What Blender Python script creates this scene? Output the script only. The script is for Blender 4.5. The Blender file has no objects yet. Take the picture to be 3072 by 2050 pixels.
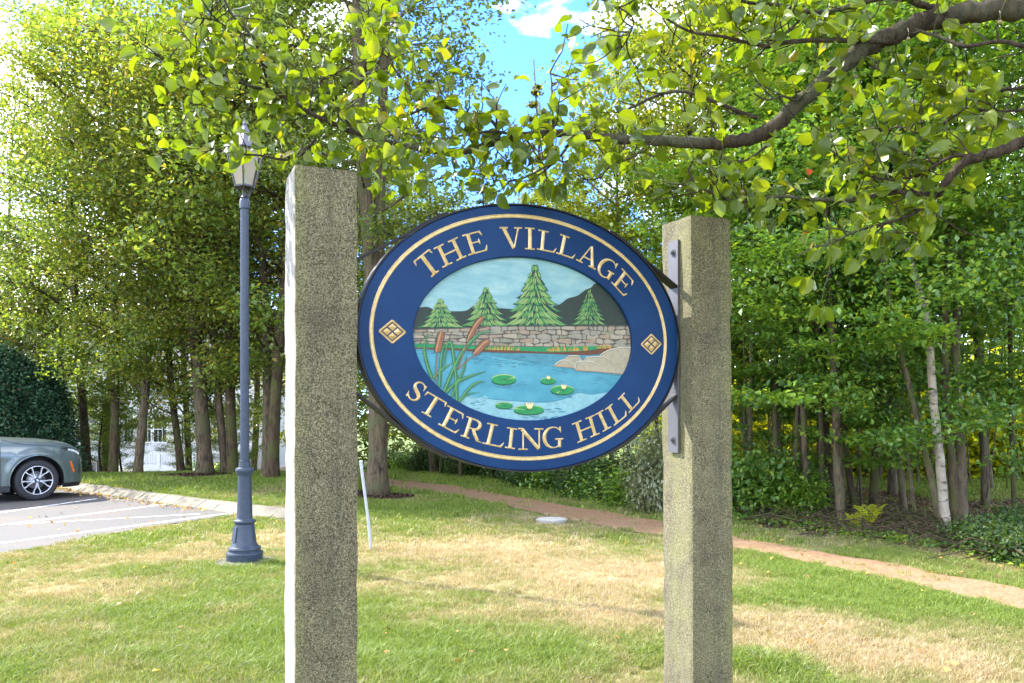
import bpy, math, random
import numpy as np
from mathutils import Vector, Matrix, noise as mnoise
from mathutils.geometry import tessellate_polygon

# ------------------------------------------------------------------ camera, world, sun, exposure
SC = bpy.context.scene
COL = SC.collection
FPX = 2400.0; CX = 1536.0; YH = 1244.0; EYE = 1.6
cam_d = bpy.data.cameras.new('camera'); cam = bpy.data.objects.new('camera', cam_d); COL.objects.link(cam)
cam.location = (0, 0, EYE); cam.rotation_euler = (math.radians(90), 0, 0)
cam_d.sensor_width = 36.0; cam_d.lens = FPX / 3072 * 36.0
cam_d.shift_y = (YH - 1025) / 3072.0
cam_d.clip_start = 0.05; cam_d.clip_end = 1500
SC.camera = cam

SUN_AZ = (-0.87, 0.50); SUN_EL = math.radians(41)
_n = math.hypot(*SUN_AZ); SD = Vector((SUN_AZ[0]/_n*math.cos(SUN_EL), SUN_AZ[1]/_n*math.cos(SUN_EL), math.sin(SUN_EL)))
w = bpy.data.worlds.new('World'); SC.world = w; w.use_nodes = True
nt = w.node_tree; nt.nodes.clear()
out = nt.nodes.new('ShaderNodeOutputWorld'); bg = nt.nodes.new('ShaderNodeBackground')
sky = nt.nodes.new('ShaderNodeTexSky'); sky.sky_type = 'NISHITA'; sky.sun_disc = False
sky.sun_elevation = SUN_EL; sky.sun_rotation = math.atan2(SD.x, SD.y)
sky.air_density = 1.0; sky.dust_density = 0.1; sky.ozone_density = 2.5
bg.inputs['Strength'].default_value = 0.15
tc = nt.nodes.new('ShaderNodeTexCoord'); mp = nt.nodes.new('ShaderNodeMapping')
mp.inputs['Scale'].default_value = (1.0, 1.0, 2.2); mp.inputs['Location'].default_value = (0.64, 2.6, 1.4)
nz = nt.nodes.new('ShaderNodeTexNoise'); nz.inputs['Scale'].default_value = 2.6; nz.inputs['Detail'].default_value = 8; nz.inputs['Roughness'].default_value = 0.55
rp = nt.nodes.new('ShaderNodeValToRGB'); rp.color_ramp.elements[0].position = 0.45; rp.color_ramp.elements[1].position = 0.64
mx = nt.nodes.new('ShaderNodeMix'); mx.data_type = 'RGBA'
gm = nt.nodes.new('ShaderNodeMix'); gm.data_type = 'RGBA'; gm.blend_type = 'MULTIPLY'; gm.inputs[0].default_value = 1.0
gm.inputs[7].default_value = (0.27, 0.43, 0.80, 1)
mx.inputs[7].default_value = (12.5, 12.6, 12.5, 1)
L = nt.links.new
L(tc.outputs['Generated'], mp.inputs['Vector']); L(mp.outputs[0], nz.inputs['Vector']); L(nz.outputs['Fac'], rp.inputs['Fac'])
L(rp.outputs['Color'], mx.inputs[0]); L(sky.outputs[0], gm.inputs[6]); L(gm.outputs[2], mx.inputs[6]); L(mx.outputs[2], bg.inputs['Color']); L(bg.outputs[0], out.inputs[0])

sun_d = bpy.data.lights.new('sun', 'SUN'); sun_d.energy = 3.0; sun_d.angle = math.radians(0.6); sun_d.color = (1.0, 0.95, 0.86)
sun = bpy.data.objects.new('sun', sun_d); COL.objects.link(sun)
sun.rotation_euler = SD.to_track_quat('Z', 'Y').to_euler()
SC.view_settings.view_transform = 'Standard'; SC.view_settings.look = 'None'
SC.view_settings.exposure = 2.6; SC.view_settings.gamma = 1.0; SC.view_settings.use_curve_mapping = False
SC.cycles.max_bounces = 8; SC.cycles.diffuse_bounces = 4; SC.cycles.transmission_bounces = 4; SC.cycles.transparent_max_bounces = 8

# ------------------------------------------------------------------ helpers
RNG = np.random.default_rng(7); random.seed(7)
def px(x, y, Y):                       # point at depth Y seen at photo pixel
    return Vector(((x - CX) / FPX * Y, Y, EYE - (y - YH) / FPX * Y))
def gp(x, y, z=0.0):                   # point on ground height z
    Y = (EYE - z) * FPX / (y - YH); return Vector(((x - CX) / FPX * Y, Y, z))
def tag(o, label=None, cat=None, group=None, kind=None):
    if label: o['label'] = label
    if cat: o['category'] = cat
    if group: o['group'] = group
    if kind: o['kind'] = kind
    return o
def empty(name, loc=(0, 0, 0), rz=0, label=None, cat=None, group=None):
    o = bpy.data.objects.new(name, None); o.empty_display_size = 0.1; COL.objects.link(o)
    o.location = loc; o.rotation_euler = (0, 0, rz); return tag(o, label, cat, group)
def put(name, mesh, parent=None, loc=None, rot=None, scale=None):
    o = bpy.data.objects.new(name, mesh); COL.objects.link(o)
    if parent: o.parent = parent
    if loc is not None: o.location = loc
    if rot is not None: o.rotation_euler = rot
    if scale is not None: o.scale = scale if hasattr(scale, '__len__') else (scale,)*3
    return o
class MB:
    def __init__(s): s.v = []; s.f = []; s.m = []
    def add(s, vs, fs, mi=0):
        b = len(s.v); s.v += [tuple(p) for p in vs]; s.f += [tuple(i + b for i in f) for f in fs]; s.m += [mi]*len(fs); return s
    def box(s, x0, x1, y0, y1, z0, z1, mi=0, M=None):
        vs = [Vector((x, y, z)) for z in (z0, z1) for x, y in ((x0, y0), (x1, y0), (x1, y1), (x0, y1))]
        if M: vs = [M @ p for p in vs]
        return s.add(vs, [(3,2,1,0),(4,5,6,7),(0,1,5,4),(1,2,6,5),(2,3,7,6),(3,0,4,7)], mi)
    def bar(s, a, b, wx, wy, mi=0, up=(0,0,1)):     # box bar from a to b
        a = Vector(a); b = Vector(b); d = (b-a).normalized(); u = Vector(up)
        if abs(d.dot(u)) > .98: u = Vector((1,0,0))
        x = d.cross(u).normalized(); y = x.cross(d).normalized()
        vs = [p + x*sx*wx/2 + y*sy*wy/2 for p in (a, b) for sx, sy in ((-1,-1),(1,-1),(1,1),(-1,1))]
        return s.add(vs, [(3,2,1,0),(4,5,6,7),(0,1,5,4),(1,2,6,5),(2,3,7,6),(3,0,4,7)], mi)
    def tube(s, pts, rad, seg=8, mi=0, cap=True, jit=0.0):
        pts = [Vector(p) for p in pts]; n = len(pts); vs = []
        if not hasattr(rad, '__len__'): rad = [rad]*n
        u = None
        for i, p in enumerate(pts):
            d = (pts[min(i+1, n-1)] - pts[max(i-1, 0)]).normalized()
            if u is None:
                u = d.cross(Vector((0,0,1)) if abs(d.z) < .9 else Vector((1,0,0))).normalized()
            else:
                u = (u - d*u.dot(d)).normalized()
            v = d.cross(u)
            for k in range(seg):
                a = 2*math.pi*k/seg; r = rad[i]*(1 + (random.uniform(-jit, jit) if jit else 0))
                vs.append(p + (u*math.cos(a) + v*math.sin(a))*r)
        fs = [(i*seg+k, i*seg+(k+1) % seg, (i+1)*seg+(k+1) % seg, (i+1)*seg+k) for i in range(n-1) for k in range(seg)]
        if cap: fs += [tuple(reversed(range(seg))), tuple((n-1)*seg+k for k in range(seg))]
        return s.add(vs, fs, mi)
    def lathe(s, prof, seg=24, mi=0, c=(0,0,0), flute=None, axis='z', cap=True):
        vs = []
        for r, z in prof:
            for k in range(seg):
                a = 2*math.pi*k/seg; rr = r*(1 + (flute(k, z) if flute else 0))
                p = (rr*math.cos(a), rr*math.sin(a), z)
                if axis == 'y': p = (p[0], p[2], p[1])
                vs.append((c[0]+p[0], c[1]+p[1], c[2]+p[2]))
        n = len(prof)
        fs = [(i*seg+k, i*seg+(k+1) % seg, (i+1)*seg+(k+1) % seg, (i+1)*seg+k) for i in range(n-1) for k in range(seg)]
        if cap: fs += [tuple(reversed(range(seg))), tuple((n-1)*seg+k for k in range(seg))]
        return s.add(vs, fs, mi)
    def mesh(s, name, mats, smooth=False):
        me = bpy.data.meshes.new(name); me.from_pydata(s.v, [], s.f)
        for m in (mats if isinstance(mats, (list, tuple)) else [mats]): me.materials.append(m)
        me.polygons.foreach_set('material_index', s.m)
        if smooth: me.polygons.foreach_set('use_smooth', [True]*len(s.f))
        me.validate(); me.update(); return me
    def obj(s, name, mats, parent=None, loc=None, rot=None, smooth=False):
        return put(name, s.mesh(name, mats, smooth), parent, loc, rot)
def smooth_by_angle(o, deg=40):
    me = o.data
    try: me.set_sharp_from_angle(angle=math.radians(deg)); me.polygons.foreach_set('use_smooth', [True]*len(me.polygons))
    except Exception: pass
def np_mesh(name, V, F, mats, smooth=False, mi=None):
    me = bpy.data.meshes.new(name); nv = len(V); nf, k = F.shape
    me.vertices.add(nv); me.vertices.foreach_set('co', V.astype(np.float32).ravel())
    me.loops.add(nf*k); me.loops.foreach_set('vertex_index', F.astype(np.int32).ravel())
    me.polygons.add(nf); me.polygons.foreach_set('loop_start', np.arange(0, nf*k, k, dtype=np.int32))
    me.polygons.foreach_set('loop_total', np.full(nf, k, dtype=np.int32))
    if mi is not None: me.polygons.foreach_set('material_index', mi.astype(np.int32))
    for m in (mats if isinstance(mats, (list, tuple)) else [mats]): me.materials.append(m)
    if smooth: me.polygons.foreach_set('use_smooth', np.ones(nf, dtype=bool))
    me.update(calc_edges=True); return me

# ------------------------------------------------------------------ materials
class N:
    def __init__(s, name):
        s.m = bpy.data.materials.new(name); s.m.use_nodes = True; s.t = s.m.node_tree; s.t.nodes.clear()
        s.o = s.t.nodes.new('ShaderNodeOutputMaterial')
    def n(s, typ, **kw):
        x = s.t.nodes.new('ShaderNode'+typ)
        for k, v in kw.items():
            if k in x.inputs: x.inputs[k].default_value = v
            else: setattr(x, k, v)
        return x
    def l(s, a, b): s.t.links.new(a, b)
    def noise(s, scale, detail=4, rough=.55, vec=None, dist=0.0):
        x = s.n('TexNoise'); x.inputs['Scale'].default_value = scale; x.inputs['Detail'].default_value = detail
        x.inputs['Roughness'].default_value = rough; x.inputs['Distortion'].default_value = dist
        if vec is not None: s.l(vec, x.inputs['Vector'])
        return x.outputs['Fac']
    def ramp(s, fac, stops):
        x = s.n('ValToRGB'); e = x.color_ramp.elements
        while len(e) < len(stops): e.new(.5)
        for i, (p, c) in enumerate(stops): e[i].position = p; e[i].color = (*c, 1)
        s.l(fac, x.inputs['Fac']); return x.outputs['Color']
    def mix(s, fac, a, b, mode='MIX'):
        x = s.n('Mix', data_type='RGBA', blend_type=mode)
        for sock, v in ((0, fac), (6, a), (7, b)):
            if hasattr(v, 'is_linked') or hasattr(v, 'links'): s.l(v, x.inputs[sock])
            elif isinstance(v, (int, float)): x.inputs[sock].default_value = v
            else: x.inputs[sock].default_value = (*v, 1)
        return x.outputs[2]
    def math(s, op, a, b=0.0, c=None):
        x = s.n('Math', operation=op)
        for i, v in enumerate((a, b) if c is None else (a, b, c)):
            if hasattr(v, 'links'): s.l(v, x.inputs[i])
            else: x.inputs[i].default_value = v
        return x.outputs[0]
    def pos(s): return s.n('NewGeometry').outputs['Position']
    def objc(s): return s.n('TexCoord').outputs['Object']
    def scalev(s, v, sc):
        x = s.n('Mapping'); x.inputs['Scale'].default_value = sc; s.l(v, x.inputs['Vector']); return x.outputs[0]
    def bsdf(s, col, rough=.6, metal=0.0, spec=.5, bump=None, bstr=.3, bdist=.01, coat=0.0):
        b = s.n('BsdfPrincipled')
        if hasattr(col, 'links'): s.l(col, b.inputs['Base Color'])
        else: b.inputs['Base Color'].default_value = (*col, 1)
        if hasattr(rough, 'links'): s.l(rough, b.inputs['Roughness'])
        else: b.inputs['Roughness'].default_value = rough
        b.inputs['Metallic'].default_value = metal; b.inputs['Specular IOR Level'].default_value = spec
        b.inputs['Coat Weight'].default_value = coat; b.inputs['Coat Roughness'].default_value = .08
        if bump is not None:
            bp = s.n('Bump'); bp.inputs['Strength'].default_value = bstr; bp.inputs['Distance'].default_value = bdist
            s.l(bump, bp.inputs['Height']); s.l(bp.outputs[0], b.inputs['Normal'])
        s.l(b.outputs[0], s.o.inputs[0]); s.b = b; return s.m
def flat(name, c, rough=.6, var=.18, scale=9, metal=0.0, spec=.5, bstr=.15, bdist=.004, coat=0.0):
    m = N(name); f = m.noise(scale, 5, .6, m.objc())
    lo = tuple(x*(1-var) for x in c); hi = tuple(min(1, x*(1+var)) for x in c)
    return m.bsdf(m.ramp(f, [(.3, lo), (.7, hi)]), rough, metal, spec, f, bstr, bdist, coat)
def leafmat(name, stops, trans=.4, tcol=1.5, rough=.45, spec=.35, rand='island', lowfreq=None):
    m = N(name)
    f = m.n('NewGeometry').outputs['Random Per Island'] if rand == 'island' else m.n('ObjectInfo').outputs['Random']
    c = m.ramp(f, stops)
    if lowfreq:                                     # clumps of differently coloured foliage
        nf = m.noise(lowfreq[0], 3, .6, m.pos())
        c = m.mix(m.ramp(nf, [(.42, (0,0,0)), (.62, (1,1,1))]), c, m.mix(1.0, c, lowfreq[1], 'MULTIPLY'))
    b = m.n('BsdfPrincipled'); m.l(c, b.inputs['Base Color']); b.inputs['Roughness'].default_value = rough
    b.inputs['Specular IOR Level'].default_value = spec
    t = m.n('BsdfTranslucent'); m.l(m.mix(1.0, c, (tcol*1.15, tcol*1.05, tcol*.35), 'MULTIPLY'), t.inputs['Color'])
    x = m.n('MixShader'); x.inputs[0].default_value = trans; m.l(b.outputs[0], x.inputs[1]); m.l(t.outputs[0], x.inputs[2])
    m.l(x.outputs[0], m.o.inputs[0]); return m.m
def barkmat(name, dark, light, moss=None, scale=14):
    m = N(name); v = m.scalev(m.pos(), (1, 1, .22))
    f = m.noise(scale, 8, .7, v, .6); c = m.ramp(f, [(.35, dark), (.62, light)])
    if moss: c = m.mix(m.ramp(m.noise(2.2, 5, .6, m.pos()), [(.48, (0,0,0)), (.62, (1,1,1))]), c, moss)
    return m.bsdf(c, .9, 0, .2, f, 1.0, .03)
BARK = barkmat('bark_grey_brown', (.03,.022,.014), (.14,.108,.07), (.09,.095,.035))
BARK_D = barkmat('bark_dark', (.018,.012,.007), (.085,.06,.034), (.06,.062,.02))
BARK_O = barkmat('bark_oak', (.022,.016,.01), (.13,.098,.06), (.075,.075,.035), 20)
BARK_P = barkmat('bark_pear', (.016,.011,.007), (.075,.054,.035), (.085,.088,.05), 40)
m = N('bark_birch'); v = m.scalev(m.pos(), (1.2, 1.2, 7))
m.bsdf(m.mix(m.ramp(m.noise(2.6, 5, .7, v), [(.56, (0,0,0)), (.63, (1,1,1))]), m.ramp(m.noise(8, 4, .6, m.pos()), [(.3, (.16,.13,.09)), (.7, (.31,.27,.2))]), (.05,.04,.03)), .7, 0, .3)
BIRCH = m.m
LEAF_L = leafmat('leaf_left_woods', [(0, (0.075,0.128,0.026)), (.4, (0.120,0.187,0.036)), (.75, (0.179,0.239,0.045)), (.95, (0.254,0.299,0.060)), (1, (0.314,0.269,0.060))], .48, 1.6, .45, .4, lowfreq=(.35, (.75,.85,.9)))
LEAF_D = leafmat('leaf_dark_crown', [(0, (0.049,0.083,0.020)), (.5, (0.092,0.141,0.030)), (.9, (0.141,0.200,0.041)), (1, (0.250,0.233,0.067))], .34, 1.4, .42, .45)
LEAF_B = leafmat('leaf_sparse_birch', [(0, (.06,.08,.02)), (.6, (.11,.14,.03)), (.9, (.17,.17,.04)), (1, (.22,.13,.04))], .4)
LEAF_C = leafmat('leaf_young_tree', [(0, (0.091,0.129,0.024)), (.5, (0.148,0.193,0.031)), (.85, (0.220,0.244,0.045)), (1, (0.309,0.220,0.064))], .42, 1.6, .42, .45, lowfreq=(.5, (.8,.85,.7)))
LEAF_R = leafmat('leaf_right_maple', [(0, (0.050,0.120,0.028)), (.4, (0.085,0.184,0.040)), (.8, (0.142,0.248,0.050)), (1, (0.241,0.312,0.057))], .45, 1.6, .36, .55, lowfreq=(.6, (1.25,1.15,.65)))
LEAF_Y = leafmat('leaf_yellow_green', [(0, (.18,.23,.014)), (.4, (.28,.32,.018)), (.8, (.38,.40,.025)), (1, (.45,.42,.04))], .62, 1.7, .45, .4)
LEAF_YT = leafmat('leaf_yellow_green_tree', [(0, (0.085,0.133,0.013)), (.4, (0.128,0.180,0.019)), (.8, (0.180,0.223,0.027)), (1, (0.257,0.247,0.038))], .48, 1.6, .45, .4)
LEAF_E = leafmat('leaf_arborvitae', [(0, (.014,.045,.024)), (.5, (.026,.075,.036)), (.9, (.05,.11,.045)), (1, (.10,.08,.03))], .15, 1.2, .6, .25)
LEAF_S = leafmat('leaf_shrub', [(0, (.02,.045,.014)), (.5, (.04,.08,.022)), (.9, (.07,.12,.03)), (1, (.12,.15,.04))], .35, 1.5, .45, .3)
LEAF_P = leafmat('leaf_pear', [(0, (0.043,0.072,0.006)), (.4, (0.072,0.112,0.006)), (.8, (0.101,0.144,0.007)), (.96, (0.115,0.148,0.008)), (1, (0.151,0.130,0.014))], .5, 1.7, .32, .35)
LEAF_PO = leafmat('leaf_pear_single', [(0, (0.043,0.072,0.006)), (.4, (0.072,0.112,0.006)), (.8, (0.101,0.144,0.007)), (.96, (0.115,0.148,0.008)), (1, (0.151,0.130,0.014))], .5, 1.7, .32, .35, rand='object')
LEAF_RED = leafmat('leaf_red', [(0, (.5,.06,.015)), (1, (.55,.1,.02))], .4, 1.2, .4, .4, rand='object')

# ------------------------------------------------------------------ ground height
KERB = [gp(*p) for p in ((60, 1440), (165, 1461), (260, 1480), (380, 1497), (500, 1515), (640, 1535), (780, 1553), (860, 1561))]
KERB.append(KERB[-1] + Vector((.55, -.1, 0)))
KX = np.array([p.x for p in KERB]); KY = np.array([p.y for p in KERB]); KC = np.array([(b-a).normalized().x for a, b in zip(KERB, KERB[1:])]); KC = np.append(KC, KC[-1])
def kd(x, y): return (y - np.interp(x, KX, KY))*np.interp(x, KX, KC)      # distance behind the kerb face
def sstep(t): t = np.clip(t, 0, 1); return t*t*(3-2*t)
def gz(x, y):
    x = np.asarray(x, float); y = np.asarray(y, float)
    k = kd(x, y)
    side = sstep((-2.6 - x)/1.0)
    h = .13*np.clip((k - .10)/.14, 0, 1)*side + .04*sstep((k - .3)/4)*side
    h = h - 1.95*sstep((y - 18.9)/14)*sstep((-x - 1.5)/4.0)
    h = h + .04*np.sin(x*.35+1)*np.sin(y*.27)*sstep((y-22)/10)
    return h
# ------------------------------------------------------------------ ground sheet and what lies on it
_lat = {}
def vn(x, y, s, seed=0):               # smooth value noise 0..1
    if seed not in _lat: _lat[seed] = np.random.default_rng(100+seed).random((257, 257))
    g = _lat[seed]; u = np.asarray(x, float)*s + 71.3; v = np.asarray(y, float)*s + 37.7
    i = np.floor(u).astype(int); j = np.floor(v).astype(int); fu = u-i; fv = v-j
    fu = fu*fu*(3-2*fu); fv = fv*fv*(3-2*fv); i %= 256; j %= 256
    return (g[i, j]*(1-fu)+g[i+1, j]*fu)*(1-fv)+(g[i, j+1]*(1-fu)+g[i+1, j+1]*fu)*fv
def inpoly(x, y, P):
    x = np.asarray(x); y = np.asarray(y); r = np.zeros(x.shape, bool); n = len(P)
    for i in range(n):
        x0, y0 = P[i][0], P[i][1]; x1, y1 = P[i-1][0], P[i-1][1]
        c = ((y0 > y) != (y1 > y)) & (x < (x1-x0)*(y-y0)/((y1-y0) or 1e-9)+x0); r ^= c
    return r
LOT_NEAR = [gp(-900, 1870), gp(-400, 1750), gp(0, 1666), gp(160, 1637), gp(300, 1610), gp(450, 1583), gp(600, 1561), gp(705, 1549), gp(790, 1552), gp(860, 1563)]
LOT = [(p.x, p.y) for p in LOT_NEAR] + [(p.x, p.y) for p in reversed(KERB[:-1])] + [(-26, 21), (-34, 16), (-30, 2), (-12, 2)]
TR_FAR = [gp(*p) for p in ((700, 1400), (1000, 1428), (1180, 1442), (1340, 1455), (1500, 1483), (1700, 1518), (1990, 1565), (2205, 1612), (2420, 1650), (2700, 1700), (3072, 1770), (3600, 1880), (4700, 2110), (6600, 2500))]
TR_NEAR = [gp(*p) for p in ((700, 1412), (1000, 1445), (1180, 1466), (1340, 1483), (1500, 1516), (1700, 1560), (1990, 1610), (2205, 1643), (2420, 1690), (2700, 1748), (3072, 1834), (3600, 1960), (4700, 2235), (6600, 2720))]
TRAIL = [(p.x, p.y) for p in TR_FAR] + [(p.x, p.y) for p in reversed(TR_NEAR)]
WEDGE = [gp(*p) for p in ((900, 1378), (1180, 1400), (1340, 1418), (1500, 1440), (1700, 1480), (1850, 1515), (2000, 1535), (2205, 1565), (2500, 1608), (2750, 1640), (3072, 1705), (3600, 1800))]
WOODS = [(p.x, p.y) for p in WEDGE] + [(30, 4), (32, 14)] + [(p.x+2.5, p.y+8.0) for p in reversed(WEDGE)]
def gpatch(x, y, P):
    v = np.zeros(np.shape(x))
    for (a, b, rx, ry, amt) in P:
        c = gp(a, b); v = v + amt*np.exp(-(((x-c.x)/rx)**2 + ((y-c.y)/ry)**2))
    return v
DRY_SUNLIT_P = [(1450,1640,1.3,.8,.55),(1900,1720,1.6,.9,.6),(1300,1760,.8,.5,.3),(2350,1830,1.0,.6,.55),(2500,1960,.9,.5,.45),(2900,2020,.8,.4,.2),(500,1680,.9,.5,.2),(820,1610,.6,.5,.3),(1750,1850,1.0,.5,.35),
        (150,1760,1.2,.5,.1),(1200,1530,1.6,1.0,-.55),(2750,1800,1.8,.65,-1.0),(2350,1700,.9,.6,-.7),(2250,1990,.35,.25,-.5),(1250,1960,1.2,.5,-.35),(700,1700,.5,.35,-.3),(300,1850,1.2,.5,-.25),(900,1900,.8,.4,-.3),(1700,1980,.6,.3,-.1)]  # large negatives beside the path: sunlit strip put into the lawn colour as green
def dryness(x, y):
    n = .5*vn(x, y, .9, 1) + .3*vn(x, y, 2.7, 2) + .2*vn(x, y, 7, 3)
    d = .36 + (n-.5)*.85 + gpatch(x, y, DRY_SUNLIT_P)
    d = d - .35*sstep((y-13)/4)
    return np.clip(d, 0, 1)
def axis(a0, a, b, b1, st, g=1.22):
    m = list(np.arange(a, b+st/2, st)); l = []; s = st; p = a
    while p > a0: s *= g; p -= s; l.append(p)
    r = []; s = st; p = b
    while p < b1: s *= g; p += s; r.append(p)
    return np.array(l[::-1]+m+r)
xs = axis(-600, -15, 9, 600, .13); ys = axis(-80, 3.5, 26, 900, .13)
GX, GY = np.meshgrid(xs, ys); gx = GX.ravel(); gy = GY.ravel()
wd = inpoly(gx, gy, WOODS)
GZ = gz(gx, gy) + np.where(gy < 40, (vn(gx, gy, 5, 4)-.5)*.012*(~inpoly(gx, gy, LOT)), 0)
V = np.stack([gx, gy, GZ], 1); nx = len(xs)
ii, jj = np.meshgrid(np.arange(len(ys)-1), np.arange(nx-1), indexing='ij'); q = (ii*nx+jj).ravel()
F = np.stack([q, q+1, q+1+nx, q+nx], 1)
m = N('lawn_soil')
dry = m.n('Attribute', attribute_name='dry').outputs['Fac']; soil = m.n('Attribute', attribute_name='soil').outputs['Fac']
f = m.noise(30, 6, .7, m.pos()); f2 = m.noise(130, 4, .7, m.pos())
green = m.ramp(f, [(.3, (.045,.07,.014)), (.7, (.12,.16,.035))]); tan = m.ramp(f2, [(.3, (.16,.12,.06)), (.7, (.38,.31,.18))])
lit = m.ramp(f2, [(.3, (.02,.014,.009)), (.55, (.07,.05,.03)), (.75, (.15,.1,.06))])
c = m.mix(soil, m.mix(dry, green, tan), lit)
GROUND = m.bsdf(c, .95, 0, .15, f2, .6, .02)
me = np_mesh('ground', V, F, GROUND, True)
def attr(me, name, vals):
    a = me.attributes.new(name, 'FLOAT', 'POINT'); a.data.foreach_set('value', np.asarray(vals, np.float32))
edge_n = (vn(gx, gy, 2.2, 6)-.5)*.8
soilv = inpoly(gx+edge_n, gy+edge_n, WOODS).astype(float)
bed = gpatch(gx, gy, [(1130, 1492, .95, .75, 1.6)]) ; bed2 = gpatch(gx, gy, [(590, 1447, 1.1, .8, 1.6)])
soilv = np.clip(soilv + (bed + edge_n*.5 > .8) + (bed2 + edge_n*.5 > .8), 0, 1)
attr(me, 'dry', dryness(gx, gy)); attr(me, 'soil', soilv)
g = put('ground', me); tag(g, kind='structure')

def sheet(name, polyL, polyR, z, mat, nsub=10, across=6, rag=0.0, label=None):   # strip between two polylines, follows the ground
    def res(P, n):
        d = [0]
        for a, b in zip(P, P[1:]): d.append(d[-1]+(b-a).length)
        o = []
        for t in np.linspace(0, d[-1], n):
            k = min(max(i for i in range(len(d)) if d[i] <= t+1e-9), len(P)-2); u = (t-d[k])/(d[k+1]-d[k]); o.append(P[k].lerp(P[k+1], u))
        return o
    A = res(polyL, nsub); B = res(polyR, nsub); vs = []
    for i, (a, b) in enumerate(zip(A, B)):
        ra = rag*(vn(a.x, a.y, 1.8, 11)-.5)*2; rb = rag*(vn(b.x, b.y, 1.8, 12)-.5)*2
        d = (b-a).normalized(); a2 = a - d*ra; b2 = b + d*rb
        for k in range(across+1):
            p = a2.lerp(b2, k/across); vs.append((p.x, p.y, float(gz(p.x, p.y))+z))
    fs = [(i*(across+1)+k, i*(across+1)+k+1, (i+1)*(across+1)+k+1, (i+1)*(across+1)+k) for i in range(nsub-1) for k in range(across)]
    mb = MB(); mb.add(vs, fs); o = mb.obj(name, mat, smooth=True)
    if o.data.polygons[0].normal.z < 0: o.data.flip_normals()
    return tag(o, label, kind='structure')
# asphalt car park
m = N('asphalt'); p = m.pos(); f = m.noise(90, 6, .8, p); f2 = m.noise(.8, 4, .6, p); f3 = m.noise(3.2, 6, .7, p)
c = m.ramp(f, [(.32, (.055,.054,.053)), (.5, (.09,.088,.086)), (.7, (.13,.127,.123))])
c = m.mix(m.math('MULTIPLY', m.ramp(f2, [(.4, (0,0,0)), (.7, (1,1,1))]), .5), c, (.13,.105,.09))
c = m.mix(m.ramp(f3, [(.6, (0,0,0)), (.72, (.35,.35,.35))]), c, (.06,.05,.042))
ASPH = m.bsdf(c, .9, 0, .25, f, .5, .006)
mb = MB(); P3 = [Vector((x, y, .012)) for x, y in LOT]
mb.add(P3, [tuple(range(len(P3)))]); o = mb.obj('car_park_asphalt', ASPH)
if o.data.polygons[0].normal.z < 0: o.data.flip_normals()
tag(o, kind='structure')
WPAINT = N('line_paint'); f = WPAINT.noise(60, 5, .7, WPAINT.pos())
WPAINT = WPAINT.bsdf(WPAINT.ramp(f, [(.32, (.3,.3,.29)), (.5, (.6,.6,.58))]), .7, 0, .3, f, .2, .003)
def line(a, b, wdt):
    a = gp(*a); b = gp(*b); d = (b-a).normalized(); n = Vector((-d.y, d.x, 0))*wdt/2
    vs = [a-n, b-n, b+n, a+n]; mb = MB(); mb.add([(p.x, p.y, .0165) for p in vs], [(0,1,2,3)]); o = mb.obj('parking_line', WPAINT)
    if o.data.polygons[0].normal.z < 0: o.data.flip_normals()
    return tag(o, kind='structure')
line((-330, 1590), (290, 1499), .10); line((-300, 1618), (510, 1514), .10); line((-200, 1590), (600, 1545), .06)
line((-350, 1680), (705, 1541), .11)
o = sheet('dirt_path', TR_FAR, TR_NEAR, .012, None, 150, 8, .09)
m = N('reddish_dirt'); p = m.pos(); f = m.noise(26, 7, .7, p); f2 = m.noise(1.7, 5, .6, p); f3 = m.noise(240, 3, .8, p)
c = m.ramp(f, [(.3, (.12,.066,.034)), (.5, (.20,.122,.066)), (.7, (.29,.195,.115))]); c = m.mix(m.ramp(f2, [(.5, (0,0,0)), (.75, (.6,.6,.6))]), c, (.24,.16,.10))
c = m.mix(m.ramp(f3, [(.62, (0,0,0)), (.72, (.6,.6,.6))]), c, (.09,.055,.035))
o.data.materials.clear(); o.data.materials.append(m.bsdf(c, .95, 0, .15, f, .8, .02))
# kerb of sloped granite stones
STONE_K = N('kerb_granite'); p = STONE_K.pos(); f = STONE_K.noise(60, 6, .75, p); f2 = STONE_K.noise(4, 4, .6, p)
c = STONE_K.ramp(f, [(.3, (.09,.08,.055)), (.55, (.165,.148,.11)), (.75, (.23,.21,.16))]); c = STONE_K.mix(STONE_K.ramp(f2, [(.5, (0,0,0)), (.8, (.5,.5,.5))]), c, (.13,.11,.07))
STONE_K = STONE_K.bsdf(c, .85, 0, .3, f, .5, .008)
kerb = empty('kerb', KERB[0]); tag(kerb, kind='structure')
def along(P, t):
    for a, b in zip(P, P[1:]):
        L_ = (b-a).length
        if t <= L_: return a.lerp(b, t/L_), (b-a).normalized()
        t -= L_
    return P[-1].copy(), (P[-1]-P[-2]).normalized()
tot = sum((b-a).length for a, b in zip(KERB, KERB[1:])); t = 0; k = 0
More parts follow.
